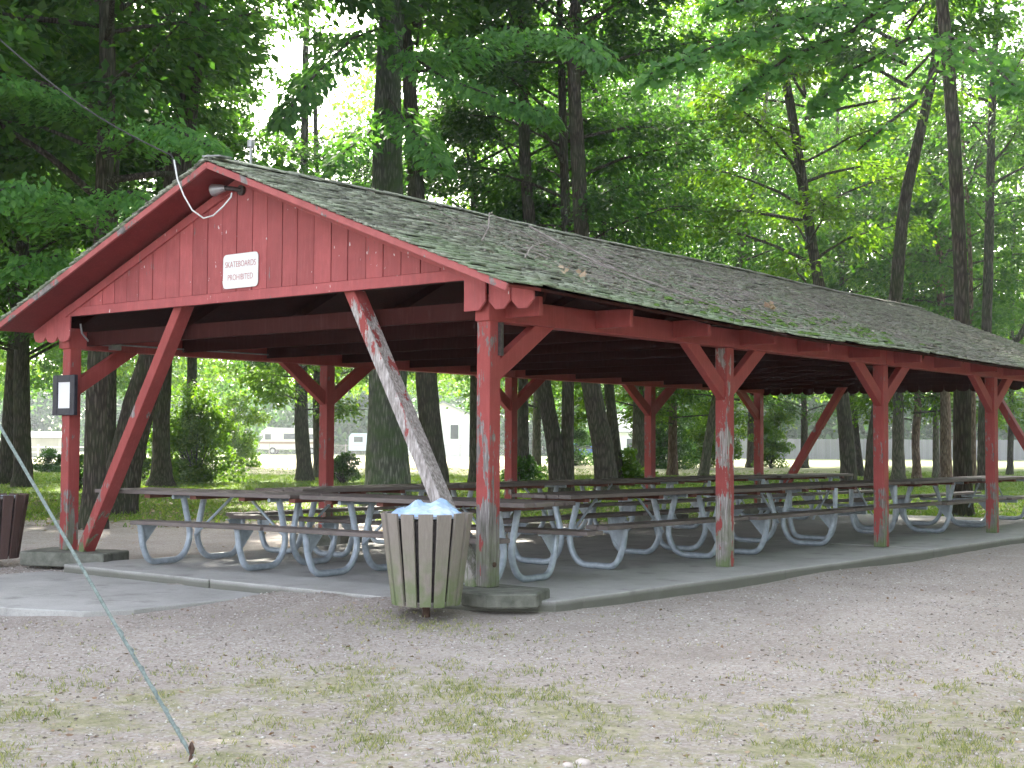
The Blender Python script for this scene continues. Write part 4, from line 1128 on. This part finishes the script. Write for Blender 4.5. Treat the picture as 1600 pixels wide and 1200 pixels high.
def building(name, x, d, Lx, Dy, hw, hr, label, wins, wallmat='siding', ridge='x', yaw=0):
    loc, rz = billboard_frame(x, d, yaw); b = empty(name, loc, rz); tag(b, label, 'building')
    mb = MB()
    if ridge == 'x':
        mb.prism([(0,0),(Dy,0),(Dy,hw),(Dy/2,hr),(0,hw)], 'x', -Lx/2, Lx/2)
    else:
        mb.prism([(-Lx/2,0),(Lx/2,0),(Lx/2,hw),(0,hr),(-Lx/2,hw)], 'y', 0, Dy)
    mb.build('wall', M[wallmat], b)
    mb = MB(); e = .35
    if ridge == 'x':
        for s in (0, 1):
            y0, y1 = (-e, Dy/2) if s == 0 else (Dy+e, Dy/2); sl = (hr-hw)/(Dy/2)
            mb.add([(-Lx/2-e,y0,hw-e*sl+.02),(Lx/2+e,y0,hw-e*sl+.02),(Lx/2+e,y1,hr+.02),(-Lx/2-e,y1,hr+.02),
                    (-Lx/2-e,y0,hw-e*sl+.14),(Lx/2+e,y0,hw-e*sl+.14),(Lx/2+e,y1,hr+.14),(-Lx/2-e,y1,hr+.14)],
                   [(0,1,2,3),(4,5,6,7),(0,1,5,4),(0,3,7,4),(1,2,6,5)])
    else:
        sl = (hr-hw)/(Lx/2)
        for s in (-1, 1):
            x0 = s*(Lx/2+e); z0 = hw-e*sl
            mb.add([(x0,-e,z0+.02),(x0,Dy+e,z0+.02),(0,Dy+e,hr+.02),(0,-e,hr+.02),(x0,-e,z0+.16),(x0,Dy+e,z0+.16),(0,Dy+e,hr+.16),(0,-e,hr+.16)],
                   [(0,1,2,3),(4,5,6,7),(0,1,5,4),(0,3,7,4),(1,2,6,5)])
    mb.build('roof', M['roofgrey'], b)
    for (wx, wz, ww, wh) in wins:
        mb = MB(); mb.box((wx-ww/2-.08,-.05,wz-.08),(wx+ww/2+.08,-.004,wz+wh+.08)); f = mb.build('window', M['white'], b)
        mb = MB(); mb.box((wx-ww/2,-.07,wz),(wx+ww/2,-.052,wz+wh)); mb.build('pane', M['glass'], f)
    return b
building('barn', 692, 158, 8.2, 14, 4.2, 6.0, 'white barn with one small window right of the biggest trunk', [(1.3,1.9,.9,1.6)], ridge='y')
building('house', 565, 215, 9, 10, 4.0, 8.0, 'pale house with grey roof behind the white trailer', [(-2,1.5,1,1.4),(2,1.5,1,1.4)], ridge='x')
building('shed', 68, 122, 2.6, 3, 1.7, 2.1, 'small grey flat roofed shed behind the white rail fence', [], 'shed', ridge='x')
building('house', 985, 150, 5, 8, 2.8, 4.6, 'bluish white cabin half hidden behind the fourth far post', [(0,1.0,.8,1.0)])
building('house', 460, 250, 16, 10, 4, 8, 'long pale house far behind the camper van', [(-4,1.5,1.2,1.4),(0,1.5,1.2,1.4),(4,1.5,1.2,1.4)])
def wheel(parent, x, y, r):
    mb = MB(); mb.tube([(x, y-.1, r), (x, y+.1, r)], r, 16); t = mb.build('wheel', M['tyre'], parent)
    mb = MB(); mb.tube([(x, y-.115, r), (x, y-.101, r)], r*.55, 12); mb.build('rim', M['greymetal'], t)
loc, rz = billboard_frame(455, 165, 0); rv = empty('camper_van', loc, rz); tag(rv, 'cream camper van with brown stripe parked beyond the chain link fence', 'camper van')
mb = MB(); mb.prism([(-3.2,.55),(4.2,.55),(4.2,3.1),(-2.9,3.15),(-3.6,2.7),(-3.3,2.0),(-3.9,1.3),(-3.9,.6)], 'y', 0, 2.3); mb.build('body', M['cream'], rv, .05)
mb = MB(); mb.box((-3.85,-.012,1.25),(4.15,-.002,1.5)); mb.build('stripe', M['stripe'], rv)
for (a, b_, c, d_) in ((-3.1,-2.4,1.75,2.4),(-.9,.7,1.8,2.45),(1.8,2.8,1.8,2.4)):
    mb = MB(); mb.box((a,-.02,c),(b_,-.003,d_)); mb.build('window', M['glass'], rv)
for x in (-2.2, 2.4): wheel(rv, x, .05, .42); wheel(rv, x, 2.2, .42)
mb = MB(); mb.box((.2,.7,3.16),(1.2,1.5,3.45)); mb.build('roof_vent', M['white'], rv)
loc, rz = billboard_frame(572, 160, 0); tr = empty('trailer', loc, rz); tag(tr, 'pale blue white box trailer parked left of the biggest trunk', 'trailer')
mb = MB(); mb.prism([(-2.0,.5),(2.4,.5),(2.4,2.5),(-1.7,2.5),(-2.0,2.1)], 'y', 0, 2.0); mb.build('body', M['silver'], tr, .04)
mb = MB(); mb.box((-1.4,-.02,1.5),(-.4,-.003,2.1)); mb.build('window', M['glass'], tr)
wheel(tr, .5, .05, .35); wheel(tr, .5, 1.95, .35)
loc, rz = billboard_frame(905, 125, 0); ca = empty('parked_car', loc, rz); tag(ca, 'blue car parked beyond the stout slanting tree', 'car')
mb = MB(); mb.prism([(-2.1,.3),(2.1,.3),(2.15,.8),(1.5,.92),(.9,1.4),(-.8,1.42),(-1.5,.95),(-2.1,.85)], 'y', 0, 1.7); mb.build('body', M['blue'], ca, .04)
mb = MB(); mb.prism([(-1.3,.95),(1.25,.95),(.8,1.34),(-.72,1.35)], 'y', -.01, 1.71); mb.build('window', M['glass'], ca)
for x in (-1.3, 1.3): wheel(ca, x, .05, .32); wheel(ca, x, 1.65, .32)

# ------------------------------------------------------------------ ground cover
rg = np.random.default_rng(5)
def on_ground(n, dmin, dmax, pw=1.0, latmax=None):
    """random ground points inside a wide fan in front of the camera position"""
    d = dmin*(dmax/dmin)**rg.uniform(0,1,n) if pw == 0 else (dmin**pw + rg.uniform(0,1,n)*(dmax**pw-dmin**pw))**(1/pw)
    l = rg.uniform(-.52,.52,n)*d
    x = CAM.x + F.x/math.hypot(F.x,F.y)*d + RT.x*l; y = CAM.y + F.y/math.hypot(F.x,F.y)*d + RT.y*l
    return x, y
def off_slab(x, y, mg=.0):
    a = (x > -5.15-mg) & (x < .62+mg) & (y > -.56-mg) & (y < 15.4+mg)
    b = (x > -5.3-mg) & (x < -1.93+mg) & (y > -2.6-mg) & (y < -.5)
    return ~(a | b)
def pnoise(x, y, s, seed):
    return (np.sin(x*s*1.3+seed)+np.sin(y*s*1.1+seed*2.1)+np.sin((x+y)*s*.9+seed*3.3)+np.sin((x-1.7*y)*s*1.7+seed)*.7+np.sin((2.3*x+y)*s*2.9+seed*5)*.5)/4.2
def blades(name, n, dmin, dmax, h, w_, mat, dens, label, lean=.45):
    x, y = on_ground(n, dmin, dmax, 1.4)
    g = dens(x, y); k = (rg.uniform(0,1,n) < g) & off_slab(x, y, .02); x = x[k]; y = y[k]
    # tufts
    nb = 5; x = np.repeat(x, nb) + rg.normal(0, w_*2.2, len(x)*nb); y = np.repeat(y, nb) + rg.normal(0, w_*2.2, len(y)*nb)
    m_ = len(x); z = gheight(x, y)-.004; hh = h*rg.uniform(.35,1.25,m_); a = rg.uniform(0,6.28,m_); b = rg.uniform(0,6.28,m_)
    bx, by_ = np.cos(a)*w_/2, np.sin(a)*w_/2; lx, ly = np.cos(b)*hh*lean*rg.uniform(.3,2,m_), np.sin(b)*hh*lean*rg.uniform(.3,2,m_)
    V = np.stack([np.stack([x-bx,y-by_,z],1), np.stack([x+bx,y+by_,z],1), np.stack([x+bx*.6+lx*.5,y+by_*.6+ly*.5,z+hh*.6],1), np.stack([x+lx,y+ly,z+hh*.95],1)],1)
    o = link(name, np_mesh(name, V.reshape(-1,3), np.arange(m_*4).reshape(m_,4), mat)); tag(o, label, 'grass', None, 'stuff'); return o
blades('grass_tufts', 70000, 5.3, 11, .030, .004, M['grass'], lambda x, y: np.clip(grassiness(x,y)*1.1*np.clip(.16+1.1*pnoise(x,y,2.1,1.)+1.3*pnoise(x,y,9,2.),0,1.2)+.012 + .5*np.exp(-((x-.25)/.75)**2-((y+1.15)/.22)**2), 0, 1), 'sparse dry and green grass tufts on the dirt in the foreground')
blades('lawn_grass', 60000, 22, 75, .085, .022, M['grass_far'], lambda x, y: np.clip(grassiness(x,y)*(.75+.6*pnoise(x,y,.6,4.)), 0, 1)*np.where(dry_sunlit(x,y)>.5,.3,1), 'uneven green lawn grass among the trees', .7)
x0 = rg.normal(.12, .38, 900); y0 = rg.normal(-1.0, .20, 900)
# pebbles
def pebbles(name, n, smin, smax, mat, label, dmin=5.3, dmax=16):
    x, y = on_ground(n, dmin, dmax, 1.0); k = off_slab(x, y, .03) & (rg.uniform(0,1,n) > grassiness(x,y)*.8); x = x[k]; y = y[k]; m_ = len(x)
    z = gheight(x, y); s = smin*(smax/smin)**(rg.uniform(0,1,m_)**2.2)
    o8 = np.array([(1,0,0),(0,1,0),(-1,0,0),(0,-1,0),(0,0,.6),(0,0,-.6)])
    tri = np.array([(0,1,4),(1,2,4),(2,3,4),(3,0,4),(1,0,5),(2,1,5),(3,2,5),(0,3,5)])
    a = rg.uniform(0,6.28,m_); ca, sa = np.cos(a), np.sin(a)
    pts = o8[None]*(s[:,None,None])*rg.uniform(.6,1.3,(m_,6,3))
    X = pts[...,0]*ca[:,None]-pts[...,1]*sa[:,None]+x[:,None]; Y = pts[...,0]*sa[:,None]+pts[...,1]*ca[:,None]+y[:,None]; Z = pts[...,2]+(z+s*.2)[:,None]
    V = np.stack([X,Y,Z],-1).reshape(-1,3); Fc = (tri[None]+np.arange(m_)[:,None,None]*6).reshape(-1,3)
    o = link(name, np_mesh(name, V, Fc, mat)); tag(o, label, 'gravel', None, 'stuff')
def pebble_mat():
    t = NT('gravel_stones', .85, .2); i = t.island()
    t.base(t.ramp(i, [(0,(.21,.175,.15)),(.3,(.36,.315,.285)),(.6,(.46,.415,.395)),(.9,(.58,.54,.515)),(1,(.74,.71,.68))])); return t.m
M['pebble'] = pebble_mat()
pebbles('gravel', 46000, .004, .014, M['pebble'], 'loose grey pink gravel in front of the shelter')
# litter of small dead leaves and twigs
def litter(name, xs, ys, zs, ls, label, mat='leaf_dead', flat=.25, cat='leaf litter'):
    m_ = len(xs); C = np.stack([xs, ys, zs], 1); A = rand_dirs(rg, m_, np.array([0,0,0.]), 1.); A[:,2] *= flat; A /= np.linalg.norm(A,axis=1)[:,None]
    N = rand_dirs(rg, m_, np.array([0,0,1.]), .25); S = np.cross(A,N); S /= np.linalg.norm(S,axis=1)[:,None]; Ls = ls*rg.uniform(.4,1.3,m_)
    o = link(name, leaf_mesh(name, C, A, S, Ls, Ls*rg.uniform(.4,.9,m_), M[mat])); tag(o, label, cat, None, 'stuff'); return o
x, y = on_ground(5200, 5.3, 20, 1.0); k = off_slab(x, y, .02) & (rg.uniform(0,1,len(x)) < .35+.5*pnoise(x,y,1.3,7)); x = x[k]; y = y[k]
litter('leaf_litter', x, y, gheight(x, y)+.006, .035, 'scattered small brown leaves and chips on the gravel')
x, y = on_ground(9000, 20, 42, 1.0); k = off_slab(x, y, .3) & (rg.uniform(0,1,len(x)) < litterness(x,y)); x = x[k]; y = y[k]
litter('fallen_leaves', x, y, gheight(x, y)+.02, .09, 'brown fallen leaves under the trees at left')
# roof litter
n = 5200; yy = np.clip(rg.gamma(2.6, 2.0, n)+.3, .2, 15); dd = 3.5*np.clip(rg.beta(2.2, 1.6, n), .05, .99)
zz = np.array([roofz(XC+d, y)+.045 for d, y in zip(dd, yy)])
litter('roof_litter', XC+dd, yy, zz, .034, 'bits of bark and dead leaf lying on the mossy roof', 'debris')
mb = MB()
for i in range(800):
    y = min(14.5, rs.gammavariate(2.4, 2.0)+.6); d = 3.45*rs.betavariate(2.3,1.6); a = rs.uniform(0, 6.28); L = rs.uniform(.06,.34); q = []
    for j in range(4):
        t = j/3; xx = min(XC+3.5, XC+d+math.cos(a)*L*t+rs.uniform(-.01,.01)); yy_ = y+math.sin(a)*L*t+rs.uniform(-.01,.01); q.append((xx, yy_, roofz(xx, yy_)+.05+rs.uniform(0,.012)))
    mb.tube(q, rs.uniform(.0015,.004), 4, smooth=False)
M['twig'] = simple('grey_twigs', (.16,.13,.12), (.36,.32,.30), 12, .9)
tag(mb.build('roof_twigs', M['twig']), 'thin grey twigs strewn over the roof', 'twigs', None, 'stuff')
def big_twig(pts, r, label):
    q = [Vector((XC+d, y, roofz(XC+d, y)+h)) for d, y, h in pts]
    mb = MB(); mb.tube([p_-q[0] for p_ in q], [r*(1-.6*i/len(q)) for i in range(len(q))], 6); o = mb.build('fallen_branch', M['twig']); o.location = q[0]
    tag(o, label, 'branch', 'branches fallen on the roof'); return o
big_twig([(1.05,2.9,.16),(1.45,2.95,.10),(1.9,2.95,.06),(2.3,3.1,.05),(2.9,3.25,.06),(3.3,3.6,.06)], .012, 'long pale fallen branch curving down the middle of the roof')
big_twig([(2.0,1.0,.05),(1.7,1.45,.14),(1.5,1.7,.26),(1.35,2.1,.20),(1.5,2.5,.06)], .008, 'arched grey twig standing up from the roof near its front')
big_twig([(2.5,1.0,.05),(2.1,1.6,.10),(1.75,2.3,.14),(1.6,2.6,.07)], .007, 'straight thin twig lying across the arched one')
def curled(name, d, y, label, s=.16, k=7, mat='leaf_dead'):
    base = Vector((XC+d, y, roofz(XC+d, y)+.06)); C = []; 
    n = k; x_ = rg.normal(0, s*.55, n); y_ = rg.normal(0, s*.8, n); z_ = np.abs(rg.normal(.02,.025,n))-x_*SL
    C = np.stack([x_,y_,z_],1); A = rand_dirs(rg, n, np.zeros(3), 1.); N = rand_dirs(rg, n, np.array([.3,-.5,1.]), .5); S = np.cross(A,N); S /= np.linalg.norm(S,axis=1)[:,None]
    Ls = rg.uniform(.7,1.2,n)*s; o = link(name, leaf_mesh(name, C, A, S, Ls, Ls*.9, M[mat], 'maple'), None, base); tag(o, label, 'leaves'); return o
curled('dead_leaves', 2.95, 1.05, 'clump of tan curled dead leaves near the front corner of the roof', .085, 7)
curled('dead_leaves', 2.6, 5.3, 'clump of reddish brown dead leaves further back on the roof', .085, 8)
mp = MB()
for i in range(150):
    y = 4.2+rs.gauss(0,.9) if rs.random() < .6 else 6.6+rs.gauss(0,.7); d = min(3.52, 3.1+rs.gauss(0,.25)); s = rs.uniform(.02,.07)
    mp.tube([(XC+d,y,roofz(XC+d,y)+.02),(XC+d,y,roofz(XC+d,y)+.035+s*.25)], [s, s*.5], 7)
tag(mp.build('moss', M['moss']), 'bright green moss cushions along the eave', 'moss', None, 'stuff')
# a few larger stones and cobbles in the foreground
def rock(x, y, s, label, mat='pebble', name='stone'):
    p = Vector((x, y, float(gheight(np.array(x), np.array(y)))+s*.15)); mb = MB(); vs = []; n = 9
    for i in range(6):
        ph = math.pi*i/5
        for j in range(n):
            a = 2*math.pi*j/n; r = s*(1+.25*noise.noise(Vector((math.cos(a)+x, math.sin(a)+y, ph))))
            vs.append((r*math.sin(ph)*math.cos(a)*1.3, r*math.sin(ph)*math.sin(a), r*math.cos(ph)*.6))
    fs = [(i*n+j, i*n+(j+1)%n, (i+1)*n+(j+1)%n, (i+1)*n+j) for i in range(5) for j in range(n)]
    mb.add(vs, fs, True); o = mb.build(name, M[mat]); o.location = p; tag(o, label, 'stone'); return o
M['palestone'] = simple('pale_stone', (.50,.42,.38), (.66,.60,.56), 8, .8)
def gp(px, py, z=-.15):
    d = F + RT*((px-800)/FPX) - UP*((py-600)/FPX); t = (z-CAM.z)/d.z; q = CAM+d*t; return q.x, q.y
rock(*gp(303,1186), .02, 'pale stone on the guy wire anchor', 'palestone')
rock(*gp(912,1192), .030, 'larger pale stone at the bottom middle edge of the photo', 'palestone')
rock(*gp(888,1196), .022, 'smaller pale stone left of the larger one at the bottom edge', 'palestone')

# ------------------------------------------------------------------ air
mb = MB(); mb.box((-490,-490,-1.4), (490,490,32)); hz = mb.build('haze', None)
hm = bpy.data.materials.new('haze'); hm.use_nodes = True; ht = hm.node_tree; ht.nodes.clear()
ho = ht.nodes.new('ShaderNodeOutputMaterial'); hv = ht.nodes.new('ShaderNodeVolumePrincipled')
hv.inputs['Color'].default_value = (.85,.93,1,1); hv.inputs['Density'].default_value = .0006; hv.inputs['Anisotropy'].default_value = .3
ht.links.new(hv.outputs[0], ho.inputs['Volume']); hz.data.materials.append(hm); tag(hz, 'thin pale haze in the air of the grove', 'haze', None, 'stuff')
